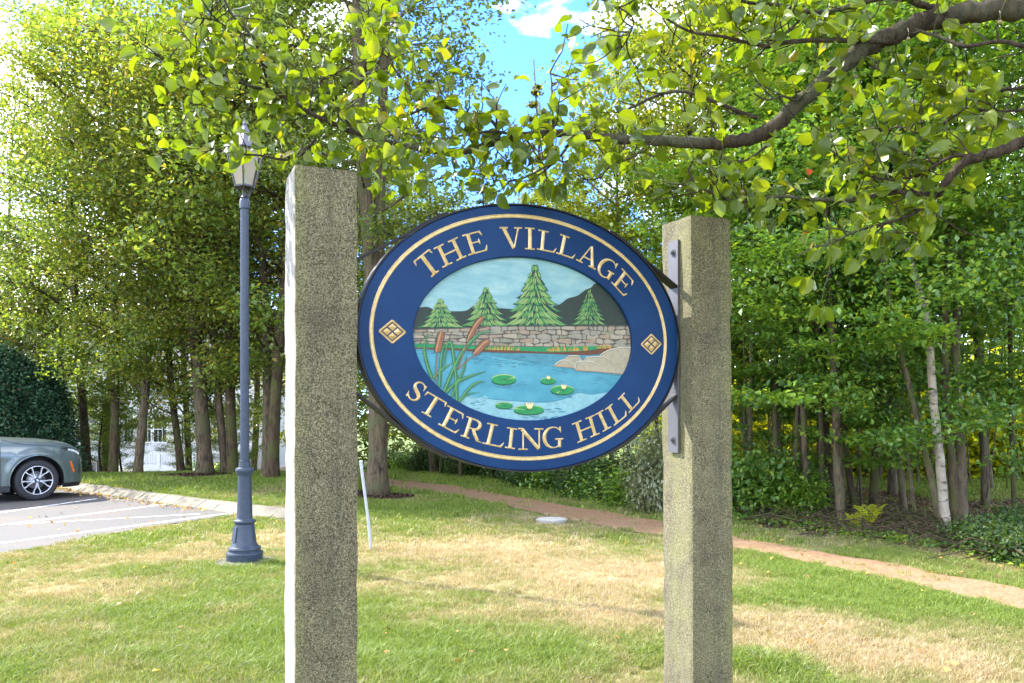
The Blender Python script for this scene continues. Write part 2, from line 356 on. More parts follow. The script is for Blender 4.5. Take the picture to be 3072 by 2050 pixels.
while t < tot - .3:
    ln = min(random.uniform(.5, .82), tot-t); a, _ = along(KERB, t+.012); b, _ = along(KERB, t+ln-.012)
    mb = MB(); vs = []; dz = random.uniform(-.006, .008)
    for s_, pt in enumerate((a, a.lerp(b, .33), a.lerp(b, .67), b)):
        d = (b-a).normalized(); nn = Vector((-d.y, d.x, 0)); nn = nn if nn.y > 0 else -nn
        j = lambda q: random.uniform(-q, q)
        for off, z in ((-.01, -.1), (0+j(.008), .02+j(.005)), (.10+j(.01), .08+j(.006)), (.19+j(.01), .135+dz+j(.005)), (.27, .142+dz), (.30, .09), (.30, -.1)):
            q = pt + nn*off; vs.append((q.x-KERB[0].x, q.y-KERB[0].y, z))
    fs = [(i*7+r, i*7+r+1, (i+1)*7+r+1, (i+1)*7+r) for i in range(3) for r in range(6)] + [tuple(range(7)), tuple(21+r for r in reversed(range(7)))]
    mb.add(vs, fs); o = mb.obj('kerb_stone', STONE_K, kerb); 
    bm_ = o.data; bm_.update()
    t += ln; k += 1
# fix winding of kerb stones
import bmesh
for o in list(kerb.children):
    bm = bmesh.new(); bm.from_mesh(o.data); bmesh.ops.recalc_face_normals(bm, faces=bm.faces); bm.to_mesh(o.data); bm.free()

# ------------------------------------------------------------------ grass: tufts instanced on points
m = N('grass_blades')
dry = m.n('Attribute', attribute_name='dry', attribute_type='INSTANCER').outputs['Fac']
r = m.n('NewGeometry').outputs['Random Per Island']
cg = m.ramp(r, [(0, (.075,.125,.016)), (.5, (.14,.205,.028)), (1, (.23,.29,.055))])
cy = m.ramp(r, [(0, (.12,.135,.035)), (.5, (.21,.215,.07)), (1, (.34,.31,.14))])
ct = m.ramp(r, [(0, (.25,.185,.10)), (.5, (.40,.31,.20)), (1, (.56,.46,.33))])
c = m.mix(m.ramp(dry, [(.18, (0,0,0)), (.45, (1,1,1))]), cg, cy); c = m.mix(m.ramp(dry, [(.4, (0,0,0)), (.8, (1,1,1))]), c, ct)
b = m.n('BsdfPrincipled'); m.l(c, b.inputs['Base Color']); b.inputs['Roughness'].default_value = .5; b.inputs['Specular IOR Level'].default_value = .3
tr = m.n('BsdfTranslucent'); m.l(m.mix(1.0, c, (1.3,1.25,.6), 'MULTIPLY'), tr.inputs['Color'])
x = m.n('MixShader'); x.inputs[0].default_value = .35; m.l(b.outputs[0], x.inputs[1]); m.l(tr.outputs[0], x.inputs[2]); m.l(x.outputs[0], m.o.inputs[0])
GRASS = m.m
def tuft(seed, n, rad, h, wdt, lean):
    r = np.random.default_rng(seed); V = []; F = []
    for i in range(n):
        a = r.random()*6.28; rr = rad*math.sqrt(r.random()); bx, by = rr*math.cos(a), rr*math.sin(a)
        hh = h*r.uniform(.45, 1.15); la = r.random()*6.28; ll = hh*lean*r.uniform(.2, 1.4); w_ = wdt*r.uniform(.6, 1.2); fa = r.random()*3.14
        wx, wy = math.cos(fa)*w_/2, math.sin(fa)*w_/2; lx, ly = math.cos(la)*ll, math.sin(la)*ll; b0 = len(V)
        V += [(bx-wx, by-wy, -.01), (bx+wx, by+wy, -.01), (bx+lx*.35+wx*.8, by+ly*.35+wy*.8, hh*.55), (bx+lx*.35-wx*.8, by+ly*.35-wy*.8, hh*.55),
              (bx+lx+wx*.1, by+ly+wy*.1, hh*(1-.25*lean)), (bx+lx-wx*.1, by+ly-wy*.1, hh*(1-.25*lean))]
        F += [(b0, b0+1, b0+2, b0+3), (b0+3, b0+2, b0+4, b0+5)]
    return np_mesh('grass_tuft', np.array(V), np.array(F), GRASS)
tcol = bpy.data.collections.new('grass_tufts')
specs = [(34, .055, .05, .0032, .9)]*6 + [(30, .08, .05, .006, .8)]*3 + [(26, .13, .055, .011, .8)]*3
for i, sp in enumerate(specs):
    o = bpy.data.objects.new('grass_tuft_%02d' % i, tuft(i, *sp)); tcol.objects.link(o)
P = []
for (y0, y1, dens, k0, k1) in ((3.6, 6.5, 620, 0, 6), (6.5, 9.5, 360, 0, 6), (9.5, 15, 150, 6, 9), (15, 26, 60, 9, 12)):
    xl = -.68*y1-2.2; xr = .68*y1+2.2; n = int((y1-y0)*(xr-xl)*dens)
    x = RNG.uniform(xl, xr, n); y = RNG.uniform(y0, y1, n); ok = np.abs(x) < .67*y+2.0
    x, y = x[ok], y[ok]; P.append(np.stack([x, y, RNG.integers(k0, k1, len(x))], 1))
P = np.concatenate(P); x, y = P[:, 0], P[:, 1]
jx = (vn(x, y, 6, 8)-.5)*.22; jy = (vn(x, y, 6, 9)-.5)*.22
ok = ~inpoly(x+jx, y+jy, LOT) & ~(inpoly(x+jx*.8, y+jy*.8, TRAIL) & (RNG.random(len(x)) > .02))
en = (vn(x, y, 2.2, 6)-.5)*.8; w_in = inpoly(x+en, y+en, WOODS); ok &= ~(w_in & (RNG.random(len(x)) > .06))
k = kd(x, y); ok &= ~((k > -.04) & (k < .31) & (x < KX[-1]+.1))
ok &= ~((gpatch(x, y, [(1130, 1492, .95, .75, 1.6)])+en*.5 > .8) | (gpatch(x, y, [(590, 1447, 1.1, .8, 1.6)])+en*.5 > .8))
lp = gp(734, 1690); ok &= ((x-lp.x)**2+((y-lp.y))**2 > .27**2)
ld = gp(1655, 1566); ok &= ((x-ld.x)**2+(y-ld.y)**2 > .25**2)
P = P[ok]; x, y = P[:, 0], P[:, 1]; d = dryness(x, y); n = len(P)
dens = vn(x, y, 1.5, 21); hs = (.75+.6*vn(x, y, 3.3, 14))*np.where(d < .3, 1.25, .95)
lush = gpatch(x, y, [(2250,1990,.3,.2,.7),(1150,2000,.6,.3,.3),(1300,1990,.4,.2,.3),(1700,2040,.4,.2,.3),(2980,1990,.25,.15,.5)]); hs = hs*(1+lush)
me = bpy.data.meshes.new('lawn_grass'); me.vertices.add(n); me.vertices.foreach_set('co', np.stack([x, y, gz(x, y)-.002], 1).astype(np.float32).ravel())
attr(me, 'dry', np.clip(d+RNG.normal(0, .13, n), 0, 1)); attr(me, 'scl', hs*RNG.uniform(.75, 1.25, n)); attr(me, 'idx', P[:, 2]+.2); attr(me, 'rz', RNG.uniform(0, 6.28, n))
me.update(); lawn = put('lawn_grass', me); tag(lawn, 'mown lawn grass with tan dry patches around the granite posts', 'grass', kind='stuff')
def scatter_gn(o, coll):
    ng = bpy.data.node_groups.new('scatter', 'GeometryNodeTree')
    ng.interface.new_socket(name='Geometry', in_out='INPUT', socket_type='NodeSocketGeometry'); ng.interface.new_socket(name='Geometry', in_out='OUTPUT', socket_type='NodeSocketGeometry')
    gi = ng.nodes.new('NodeGroupInput'); go = ng.nodes.new('NodeGroupOutput'); ip = ng.nodes.new('GeometryNodeInstanceOnPoints'); ci = ng.nodes.new('GeometryNodeCollectionInfo')
    ci.inputs['Collection'].default_value = coll; ci.inputs['Separate Children'].default_value = True; ci.inputs['Reset Children'].default_value = True
    def na(nm, ty='FLOAT'):
        a = ng.nodes.new('GeometryNodeInputNamedAttribute'); a.data_type = ty; a.inputs['Name'].default_value = nm; return a.outputs['Attribute']
    cx = ng.nodes.new('ShaderNodeCombineXYZ'); lk = ng.links.new
    ip.inputs['Pick Instance'].default_value = True
    fi = ng.nodes.new('FunctionNodeFloatToInt'); fi.rounding_mode = 'FLOOR'
    lk(gi.outputs[0], ip.inputs['Points']); lk(ci.outputs[0], ip.inputs['Instance']); lk(na('idx'), fi.inputs[0]); lk(fi.outputs[0], ip.inputs['Instance Index'])
    lk(na('rz'), cx.inputs['Z']); lk(cx.outputs[0], ip.inputs['Rotation']); lk(na('scl'), ip.inputs['Scale']); lk(ip.outputs[0], go.inputs[0])
    md = o.modifiers.new('scatter', 'NODES'); md.node_group = ng
scatter_gn(lawn, tcol)
# ------------------------------------------------------------------ granite posts
TH = math.radians(24.7); C_, S_ = math.cos(TH), math.sin(TH); PS = .19
m = N('granite_weathered'); p = m.objc(); f = m.noise(250, 2, .65, p); f1 = m.noise(120, 4, .8, p); f2 = m.noise(7, 5, .6, p); f3 = m.noise(2.3, 4, .6, m.scalev(p, (3, 3, .6)))
c = m.ramp(f, [(.38, (.022,.017,.010)), (.5, (.062,.049,.029)), (.62, (.19,.16,.105))])
c = m.mix(m.ramp(f1, [(.46, (0,0,0)), (.6, (.28,.28,.28))]), c, (.33,.29,.21))
c = m.mix(1.0, c, m.ramp(m.math('ADD', m.math('MULTIPLY', f2, .6), m.math('MULTIPLY', f3, .5)), [(.40, (.72,.70,.66)), (.56, (1,1,1)), (.70, (1.35,1.32,1.25))]), 'MULTIPLY')
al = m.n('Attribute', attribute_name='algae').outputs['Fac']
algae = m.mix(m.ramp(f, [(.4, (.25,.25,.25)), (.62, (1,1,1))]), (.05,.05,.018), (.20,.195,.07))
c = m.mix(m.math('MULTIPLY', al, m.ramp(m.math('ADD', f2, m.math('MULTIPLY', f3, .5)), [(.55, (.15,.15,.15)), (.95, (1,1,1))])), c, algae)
vo = m.n('TexVoronoi'); vo.inputs['Scale'].default_value = 34; m.l(m.mix(.12, p, m.n('TexNoise', Scale=30.0).outputs['Color']), vo.inputs['Vector'])
lich = m.math('MULTIPLY', m.ramp(vo.outputs['Distance'], [(.16, (1,1,1)), (.24, (0,0,0))]), m.ramp(m.noise(11, 3, .6, p), [(.56, (0,0,0)), (.64, (1,1,1))]))
c = m.mix(m.math('MULTIPLY', lich, .7), c, (.27,.26,.20))
st = m.noise(26, 4, .6, m.scalev(p, (1, 1, .05)))
c = m.mix(m.math('MULTIPLY', m.ramp(st, [(.55, (0,0,0)), (.72, (1,1,1))]), .5), c, (.035,.03,.018))
wt = m.n('Attribute', attribute_name='sunlit_tone').outputs['Fac']        # sunlit side put into the stone colour as a paler tone
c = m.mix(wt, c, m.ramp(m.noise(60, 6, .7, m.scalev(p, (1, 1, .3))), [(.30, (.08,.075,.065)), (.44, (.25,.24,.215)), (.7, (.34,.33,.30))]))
GRAN = m.bsdf(c, .9, 0, .25, f1, .9, .006)
def post(B, zt, name_label, algae_f, sunlit_tone, lean=0.0):
    root = put('granite_post', None) if False else None
    n = 9; nz = 150; V = []; A = []; W = []; z0 = -.15; H = zt - z0
    per = []
    for s_, (ax, ay, dx, dy) in enumerate(((0,0,1,0),(1,0,0,1),(1,1,-1,0),(0,1,0,-1))):
        for i in range(n): per.append((ax+dx*i/n, ay+dy*i/n, s_))
    def disp(x, y, z, amt=.0035):
        q = Vector((x*2.1+B.x*9, y*2.1, z*1.1)); return mnoise.noise(q*6)*amt + mnoise.noise(q*22)*amt*.5
    def top(x, y): return mnoise.noise(Vector((x*2.2+B.x*7, y*2.2, 3.1)))*.012 + mnoise.noise(Vector((x*9+B.x, y*9, 1.1)))*.005
    np_ = len(per)
    for k in range(nz+1):
        z = z0 + H*k/nz
        for (u, v, s_) in per:
            x = (u-.5)*PS; y = (v-.5)*PS; d = disp(x, y, z); e = 1 + d/(PS/2)
            corner = min(abs(u-.5), abs(v-.5)) > .46
            if corner: e -= .008 + .034*abs(mnoise.noise(Vector((u*3+B.x, v*3, z*11))))**1.3
            zz = z if k < nz else zt + top(x, y)
            if k == nz: e -= .01
            V.append((x*e, y*e, zz)); 
            wv = sunlit_tone(s_, z) ; A.append(algae_f(s_, u, v, z)); W.append(wv)
    F = [(k*np_+i, k*np_+(i+1) % np_, (k+1)*np_+(i+1) % np_, (k+1)*np_+i) for k in range(nz) for i in range(np_)]
    b0 = len(V); m_ = 10
    for i in range(m_+1):
        for j in range(m_+1):
            u, v = i/m_, j/m_; x = (u-.5)*PS*.985; y = (v-.5)*PS*.985; V.append((x, y, zt + top(x, y)+.001)); A.append(.6); W.append(.3)
    F += [(b0+i*(m_+1)+j, b0+(i+1)*(m_+1)+j, b0+(i+1)*(m_+1)+j+1, b0+i*(m_+1)+j+1) for i in range(m_) for j in range(m_)]
    me = bpy.data.meshes.new('granite_post'); me.from_pydata(V, [], F); me.materials.append(GRAN); me.update()
    attr(me, 'algae', A); attr(me, 'sunlit_tone', W)
    c = B + Vector((C_, S_, 0))*PS/2 + Vector((-S_, C_, 0))*PS/2
    c = c - Vector((C_, S_, 0))*math.tan(lean)*1.86      # hung true at sign height
    o = put('granite_post', me, None, (c.x, c.y, 0), (0, lean, TH)); return tag(o, name_label, 'post')
PB = Vector((-.651, 2.40, 0)); PE = Vector((.676, 3.01, 0))
# faces: 0 front, 1 right, 2 back, 3 left
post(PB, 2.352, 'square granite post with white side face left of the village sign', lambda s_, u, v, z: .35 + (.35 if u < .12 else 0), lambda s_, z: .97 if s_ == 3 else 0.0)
def alg(s_, u, v, z):
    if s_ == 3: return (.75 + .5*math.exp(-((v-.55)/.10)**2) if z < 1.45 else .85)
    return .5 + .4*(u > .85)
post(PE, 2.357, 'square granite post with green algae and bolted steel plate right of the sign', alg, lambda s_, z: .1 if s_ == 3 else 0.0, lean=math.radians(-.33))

# ------------------------------------------------------------------ the village sign
S0 = PB + Vector((-S_, C_, 0))*.07 + Vector((C_, S_, 0))*.83; CZ = 1.867
sign = empty('village_sign', (S0.x, S0.y, CZ), TH, 'oval blue sign with gold lettering and painted pond scene between two granite posts', 'sign')
def SP(a, b):                          # photo pixel -> sign plane (local x, z)
    u = (a-CX)/FPX; d0 = S0; r = (u*d0.y - d0.x)/(C_ - u*S_); Y = d0.y + r*S_
    return (r, EYE - (b-YH)/FPX*Y - CZ)
OA, OB = .62, .463
IA, IB, IX, IZ = .425, .2855, -.012, -.002
NAVY = N('navy_paint'); p = NAVY.objc(); f = NAVY.noise(5, 5, .6, p); f2 = NAVY.noise(180, 3, .8, p)
c = NAVY.ramp(f, [(.3, (.003,.019,.066)), (.7, (.0045,.029,.088))]); c = NAVY.mix(NAVY.ramp(f2, [(.68, (0,0,0)), (.76, (.4,.4,.4))]), c, (.16,.2,.28))
NAVY = NAVY.bsdf(c, .42, 0, .12, f, .05, .002)
GOLD = N('gold_leaf'); p = GOLD.objc(); f = GOLD.noise(45, 5, .7, p); f2 = GOLD.noise(300, 3, .7, p)
c = GOLD.ramp(f, [(.25, (.30,.17,.045)), (.5, (.46,.32,.13)), (.75, (.62,.50,.31))]); c = GOLD.mix(GOLD.ramp(f2, [(.62, (0,0,0)), (.75, (.5,.5,.5))]), c, (.32,.17,.07))
GOLD = GOLD.bsdf(c, .42, .35, .5, f2, .15, .001)
GOLD_D = flat('gold_line', (.5,.36,.14), .45, .25, 60, .2)
STEEL = flat('black_painted_steel', (.012,.010,.009), .5, .3, 14, 0, .22)
STEEL_G = flat('galvanised_plate', (.085,.083,.09), .5, .12, 10, .2, .35)
RIMM = flat('rim_edge', (.05,.048,.04), .45, .3, 20)
# board: elliptical ring with recessed inner wall
def ell(a, b, cx=0, cz=0, n=160): return [(cx+a*math.cos(2*math.pi*i/n), cz+b*math.sin(2*math.pi*i/n)) for i in range(n)]
n = 160; mb = MB(); vs = []
for (a, b, cx, cz, y) in ((OA, OB, 0, 0, .036), (OA, OB, 0, 0, .002), (OA-.002, OB-.002, 0, 0, 0), (IA+.0035, IB+.0035, IX, IZ, 0), (IA, IB, IX, IZ, .003), (IA, IB, IX, IZ, .036)):
    vs += [(x, y, z) for x, z in ell(a, b, cx, cz, n)]
fs = [(k*n+i, k*n+(i+1) % n, (k+1)*n+(i+1) % n, (k+1)*n+i) for k in range(5) for i in range(n)] + [(5*n+i, 5*n+(i+1) % n, (i+1) % n, i) for i in range(n)]
mb.add(vs, fs); bo = mb.obj('board', NAVY, sign); smooth_by_angle(bo, 30)
# steel rim band
n = 160; mb = MB(); vs = []
for (da, y) in ((.0012, -.004), (.0012, .046), (.0062, .046), (.0062, -.004)):
    vs += [(x, y, z) for x, z in ell(OA+da, OB+da, 0, 0, n)]
fs = [(k*n+i, ((k+1) % 4)*n+i, ((k+1) % 4)*n+(i+1) % n, k*n+(i+1) % n) for k in range(4) for i in range(n)]
mb.add(vs, fs); ro = mb.obj('rim', STEEL, sign); smooth_by_angle(ro, 30)
# struts and plates
def strut(a, b, name='strut', mat=STEEL, w_=.045, t_=.008, y=.024):
    mb = MB(); a = Vector((a[0], y, a[1])); b = Vector((b[0], y, b[1])); d = (b-a).normalized(); nrm = Vector((-d.z, 0, d.x)); yy = Vector((0, 1, 0))
    vs = [p_ + yy*sy*w_/2 + nrm*sn*t_/2 for p_ in (a, b) for sy, sn in ((-1,-1),(1,-1),(1,1),(-1,1))]
    mb.add(vs, [(3,2,1,0),(4,5,6,7),(0,1,5,4),(1,2,6,5),(2,3,7,6),(3,0,4,7)]); return mb.obj(name, mat, sign)
for sx in (-1, 1):
    for sz in (-1, 1):
        xe = .6225 if sx > 0 else -.6355; ze = sz*(.222 if sz > 0 else .190)
        ang = math.radians(43); a = ((OA+.011)*math.cos(ang)*sx, (OB+.011)*math.sin(ang)*sz)
        strut(a, (xe-.0 if sx > 0 else xe, ze)); 
        # lap of the strap along the rim
        mb = MB(); vs = []; k = 14
        for i in range(k+1):
            t_ = math.radians(43 + 17*i/k)
            for (da, y) in ((.0066, .0), (.0066, .048), (.0146, .048), (.0146, .0)):
                vs.append(((OA+da)*math.cos(t_)*sx, y, (OB+da)*math.sin(t_)*sz))
        fs = [(i*4+c1, i*4+(c1+1) % 4, (i+1)*4+(c1+1) % 4, (i+1)*4+c1) for i in range(k) for c1 in range(4)] + [(0,1,2,3), (k*4+3, k*4+2, k*4+1, k*4)]
        mb.add(vs, fs); mb.obj('strap_end', STEEL, sign)
    x0 = .6185 if sx > 0 else -.6395; mb = MB()
    xi = .6275 if sx > 0 else -.6385
    mb.box(min(x0, x0+.009), max(x0, x0+.009), .0, .062, 1.453-CZ, 2.272-CZ); pl = mb.obj('plate', [STEEL_G], sign)
    for z in (2.272-CZ-.045, 1.453-CZ+.05):
        mb = MB(); xb = x0 if sx > 0 else x0+.009
        for r_, a_, b_ in ((.0155, 0, .0025), (.010, .0025, .009), (.0055, .009, .013)):
            seg = 6 if r_ == .010 else 16; V_ = []
            for t_ in (a_, b_):
                for k in range(seg): V_.append((xb - sx*t_, .031+r_*math.cos(6.2832*k/seg), z+r_*math.sin(6.2832*k/seg)))
            mb.add(V_, [tuple(reversed(range(seg))), tuple(seg+k for k in range(seg))] + [(k, (k+1) % seg, seg+(k+1) % seg, seg+k) for k in range(seg)])
        mb.obj('bolt', STEEL_G, sign)

# ridged strokes (gilded V section)
def ridge(mb, pts, hw, y0=-.0005, hk=.45, closed=False, hmax=.004):
    n = len(pts); P2 = [Vector(p) for p in pts]
    hw = hw if hasattr(hw, '__len__') else [hw]*n
    Lp = []; Rp = []
    for i, p in enumerate(P2):
        if closed: d = P2[(i+1) % n]-P2[i-1]
        else: d = P2[min(i+1, n-1)]-P2[max(i-1, 0)]
        d.normalize(); nn = Vector((-d.y, d.x)); Lp.append(p+nn*hw[i]); Rp.append(p-nn*hw[i])
    Mp = [p.copy() for p in P2]
    if not closed:
        d0 = (P2[1]-P2[0]); l0 = d0.length; Mp[0] = P2[0]+d0/l0*min(hw[0], l0*.45)
        d1 = (P2[-2]-P2[-1]); l1 = d1.length; Mp[-1] = P2[-1]+d1/l1*min(hw[-1], l1*.45)
    b = []
    for i in range(n):
        h = min(hmax, hw[i]*hk)
        b += [(Lp[i].x, y0, Lp[i].y), (Mp[i].x, y0-h, Mp[i].y), (Rp[i].x, y0, Rp[i].y)]
    fs = []
    for i in range(n if closed else n-1):
        j = (i+1) % n; fs += [(i*3, i*3+1, j*3+1, j*3), (i*3+1, i*3+2, j*3+2, j*3+1)]
    if not closed: fs += [(0, 2, 1), ((n-1)*3, (n-1)*3+1, (n-1)*3+2)]
    mb.add(b, fs)
def arc(cx, cy, rx, ry, a0, a1, n=10): return [(cx+rx*math.cos(math.radians(a0+(a1-a0)*i/n)), cy+ry*math.sin(math.radians(a0+(a1-a0)*i/n))) for i in range(n+1)]
ST, TN, SF = .088, .036, .034           # half widths: stem, thin, serif
def stem(x, y0=0.0, y1=1.0, hw=ST, s0=True, s1=True, sl=.21, sr=.21):
    o = [([(x, y0+.01), (x, y0+.09), (x, y0+.2), (x, y1-.2), (x, y1-.09), (x, y1-.01)], [hw*1.45 if s0 else hw, hw*1.05, hw, hw, hw*1.05, hw*1.45 if s1 else hw])]
    if s0: o.append(([(x-sl, y0+SF), (x+sr, y0+SF)], SF))
    if s1: o.append(([(x-sl, y1-SF), (x+sr, y1-SF)], SF))
    return o
GL = {}
GL['I'] = (.42, stem(.21))
GL['H'] = (1.02, stem(.21) + stem(.81) + [([(.25, .5), (.77, .5)], TN)])
GL['T'] = (.90, stem(.45, s1=False) + [([(.03, .96), (.87, .96)], TN), ([(.045, .97), (.03, .86), (.0, .76)], [.05, .035, .01]), ([(.855, .97), (.87, .86), (.90, .76)], [.05, .035, .01])])
GL['L'] = (.80, stem(.21, s0=False) + [([(0, .036), (.74, .036)], TN), ([(.68, .03), (.745, .12), (.80, .27)], [.055, .045, .01])])
GL['E'] = (.80, stem(.21, s0=False, s1=False) + [([(0, .036), (.74, .036)], TN), ([(.70, .03), (.75, .12), (.80, .27)], [.055, .045, .01]),
    ([(0, .964), (.70, .964)], TN), ([(.66, .965), (.70, .87), (.74, .75)], [.055, .045, .01]), ([(.25, .52), (.55, .52)], TN*.9), ([(.56, .38), (.56, .52), (.56, .66)], [.012, .045, .012])])
GL['V'] = (1.0, [([(.17, .97), (.53, .05)], [.09, .075]), ([(.83, .97), (.56, .08)], [.04, .03]), ([(.0, .966), (.36, .966)], SF), ([(.66, .966), (1.0, .966)], SF)])
GL['A'] = (1.0, [([(.5, .97), (.82, .03)], [.06, .088]), ([(.47, .92), (.17, .03)], [.03, .04]), ([(0, SF), (.33, SF)], SF), ([(.63, SF), (1.0, SF)], SF), ([(.27, .33), (.68, .33)], TN*.9)])
GL['N'] = (1.1, [([(.22, .03), (.22, .95)], TN), ([(.9, .97), (.9, .06)], TN), ([(.16, .95), (.88, .06)], [.085, .075]), ([(.02, SF), (.42, SF)], SF), ([(.70, .966), (1.08, .966)], SF), ([(0, .966), (.2, .966)], SF)])
gpts = arc(.52, .5, .43, .455, 42, 318, 22)
GL['G'] = (.98, [(gpts, [.028+.062*max(0, math.sin(math.radians(a)))**1.3 for a in [max(0, min(180, (42+276*i/22-90))) for i in range(23)]]), ([(.845, .97), (.85, .84), (.875, .70)], [.05, .035, .01]),
    ([(.80, .05), (.80, .22), (.80, .40)], [.075, .08, .08]), ([(.60, .42), (.98, .42)], SF)])
GL['R'] = (1.05, stem(.21, s1=False) + [([(0, .966), (.42, .966)], SF), ([(.3, .965)] + arc(.45, .74, .27, .225, 85, -85, 10) + [(.28, .51)], [TN]+[.035+.05*math.sin(math.pi*i/10) for i in range(11)]+[TN]),
    ([(.45, .52), (.6, .3), (.83, .04)], [.07, .085, .07]), ([(.75, SF), (1.05, SF)], [SF, .012])])
spts = arc(.38, .745, .27, .225, 35, 180, 8) + [(.13, .66), (.22, .575), (.38, .5), (.54, .42), (.63, .33)] + arc(.37, .265, .28, .235, 5, -150, 9)
nS = len(spts); GL['S'] = (.74, [(spts, [.034+.058*math.exp(-((i-nS*.47)/4.2)**2) for i in range(nS)]), ([(.62, .97), (.63, .84), (.66, .70)], [.045, .034, .01]), ([(.085, .03), (.08, .16), (.03, .30)], [.045, .034, .01])])
A_ = (1220, 660, 400/2350); B_ = (1560, 660, 400/2350); Cc = (1190, 1120, 400/2240); D_ = (1560, 1120, 400/2240)
LET = [('T', A_, (110,735), (285,-230), (256,342)), ('H', A_, (470,500), (425,-200), (165,350)), ('E', A_, (975,270), (352,-92), (117,362)), ('V', A_, (1635,125), (395,5), (43,395)),
 ('I', B_, (88,130), (172,14), (0,390)), ('L', B_, (327,168), (335,72), (-32,355)), ('L', B_, (708,245), (318,112), (-73,345)), ('A', B_, (1098,368), (342,178), (-113,342)),
 ('G', B_, (1478,619), (283,165), (-178,308)), ('E', B_, (1800,850), (232,262), (-195,255)),
 ('S', Cc, (345,92), (190,142), (-212,282)), ('T', Cc, (515,300), (340,195), (-195,305)), ('E', Cc, (860,535), (310,172), (-165,325)), ('R', Cc, (1180,720), (358,130), (-110,335)),
 ('L', Cc, (1525,830), (338,76), (-85,355)), ('I', Cc, (1855,905), (167,27), (-38,350)), ('N', D_, (-37,918), (437,8), (0,372)), ('G', D_, (368,900), (350,-15), (12,378)),
 ('H', D_, (870,850), (378,-155), (95,328)), ('I', D_, (1255,690), (140,-80), (138,300)), ('L', D_, (1425,605), (235,-185), (155,285)), ('L', D_, (1642,435), (205,-215), (190,240))]
LINEM = flat('letter_edge', (.012,.012,.02), .6)
for ch, (ox, oy, sc), TL, W_, D2 in LET:
    tl = SP(ox+TL[0]*sc, oy+TL[1]*sc); tr_ = SP(ox+(TL[0]+W_[0])*sc, oy+(TL[1]+W_[1])*sc); bl = SP(ox+(TL[0]+D2[0])*sc, oy+(TL[1]+D2[1])*sc)
    o0 = Vector(bl); ux = (Vector(tr_)-Vector(tl)); uy = (Vector(tl)-Vector(bl)); gw, strokes = GL[ch]; H_ = uy.length; kx = ux.length/(gw*H_)
    mb = MB(); uxn = ux/gw
    for pts, hw in strokes:
        pp = [o0 + uxn*a + uy*b for a, b in pts]; hh = [h*H_ for h in (hw if hasattr(hw, '__len__') else [hw]*len(pts))]
        ridge(mb, pp, hh, -.0006, .55)
    lo = mb.obj('letter', GOLD, sign)
# twin gold lines
for da, hwd in ((0.0, .0026), (-.0085, .0024)):
    mb = MB(); ridge(mb, ell(.574+da, .428+da, -.009, .002, 200), hwd, -.0006, .6, True); mb.obj('gold_ring', GOLD, sign)
mb = MB(); vs = []
for k, da in enumerate((-.002, -.0065)): vs += [(x, -.0009, z) for x, z in ell(.574+da, .428+da, -.009, .002, 200)]
mb.add(vs, [(i, (i+1) % 200, 200+(i+1) % 200, 200+i) for i in range(200)]); mb.obj('gold_band', GOLD_D, sign)
# diamonds
for (l_, r_, t_, b_) in (((1134.4,993.7), (1219,997.5), (1176.9,958.9), (1176.9,1032)), ((1921,1033.5), (1985.5,1032), (1953.7,1001.3), (1954.5,1065.6))):
    Pl, Pr, Pt, Pb = [Vector(SP(*q)) for q in (l_, r_, t_, b_)]; c0 = (Pl+Pr+Pt+Pb)/4
    dm = None
    mb = MB(); mb.add([(p_.x, -.0008, p_.y) for p_ in (Pl, Pb, Pr, Pt)], [(0,1,2,3)]); dm = mb.obj('diamond_emblem', LINEM, sign)
    mb = MB(); f_ = lambda p_, s_: c0+(p_-c0)*s_
    for a, b in ((Pl, Pt), (Pt, Pr), (Pr, Pb), (Pb, Pl)): ridge(mb, [f_(a, .92), f_(b, .92)], .0032, -.0009, .6)
    mb.obj('gold_frame', GOLD, dm)
    ex = (Pr-c0); ez = (Pt-c0)
    for cx_, cz_ in ((0, .38), (0, -.38), (.38, 0), (-.38, 0)):
        cc = c0 + ex*cx_ + ez*cz_; s_ = .30; q = [cc-ex*s_, cc-ez*s_, cc+ex*s_, cc+ez*s_]
        mb = MB(); mb.add([(p_.x, -.0010, p_.y) for p_ in q]+[(cc.x, -.0065, cc.y)], [(0,1,4),(1,2,4),(2,3,4),(3,0,4)]); mb.obj('gold_pyramid', GOLD, dm)
# ------------------------------------------------------------------ painted and carved pond scene (recessed oval panel)
K8 = 700/2111
def Q(a, b): return SP(1230+a*K8, 760+b*K8)
m = N('painted_sky'); p = m.objc(); f = m.noise(9, 5, .65, m.scalev(p, (1, 1, 3))); f2 = m.noise(60, 4, .8, m.scalev(p, (.25, 1, 3)))
c = m.ramp(f, [(.3, (.11,.225,.24)), (.5, (.155,.28,.285)), (.72, (.24,.35,.32))]); c = m.mix(m.ramp(f2, [(.55, (0,0,0)), (.8, (.35,.35,.35))]), c, (.28,.33,.28))
PSKY = m.bsdf(c, .55, 0, .3, f2, .1, .001)
m = N('painted_water'); p = m.objc(); f = m.noise(7, 5, .6, m.scalev(p, (1, 1, 2)))
PWAT = m.bsdf(m.ramp(f, [(.3, (.028,.15,.20)), (.55, (.05,.205,.25)), (.75, (.085,.25,.275))]), .5, 0, .3)
def pm(name, c, var=.15, sc=60): return flat(name, c, .5, var, sc, 0, .3, .05, .001)
PLWAT = pm('painted_pale_water', (0.147,0.283,0.295)); PDWAT = pm('painted_ripple', (0.034,0.129,0.170)); PMWAT = pm('painted_far_water', (0.041,0.156,0.190)); PHILL = pm('painted_hill', (0.012,0.020,0.011)); PBANK = pm('painted_bank_green', (0.008,0.150,0.044))
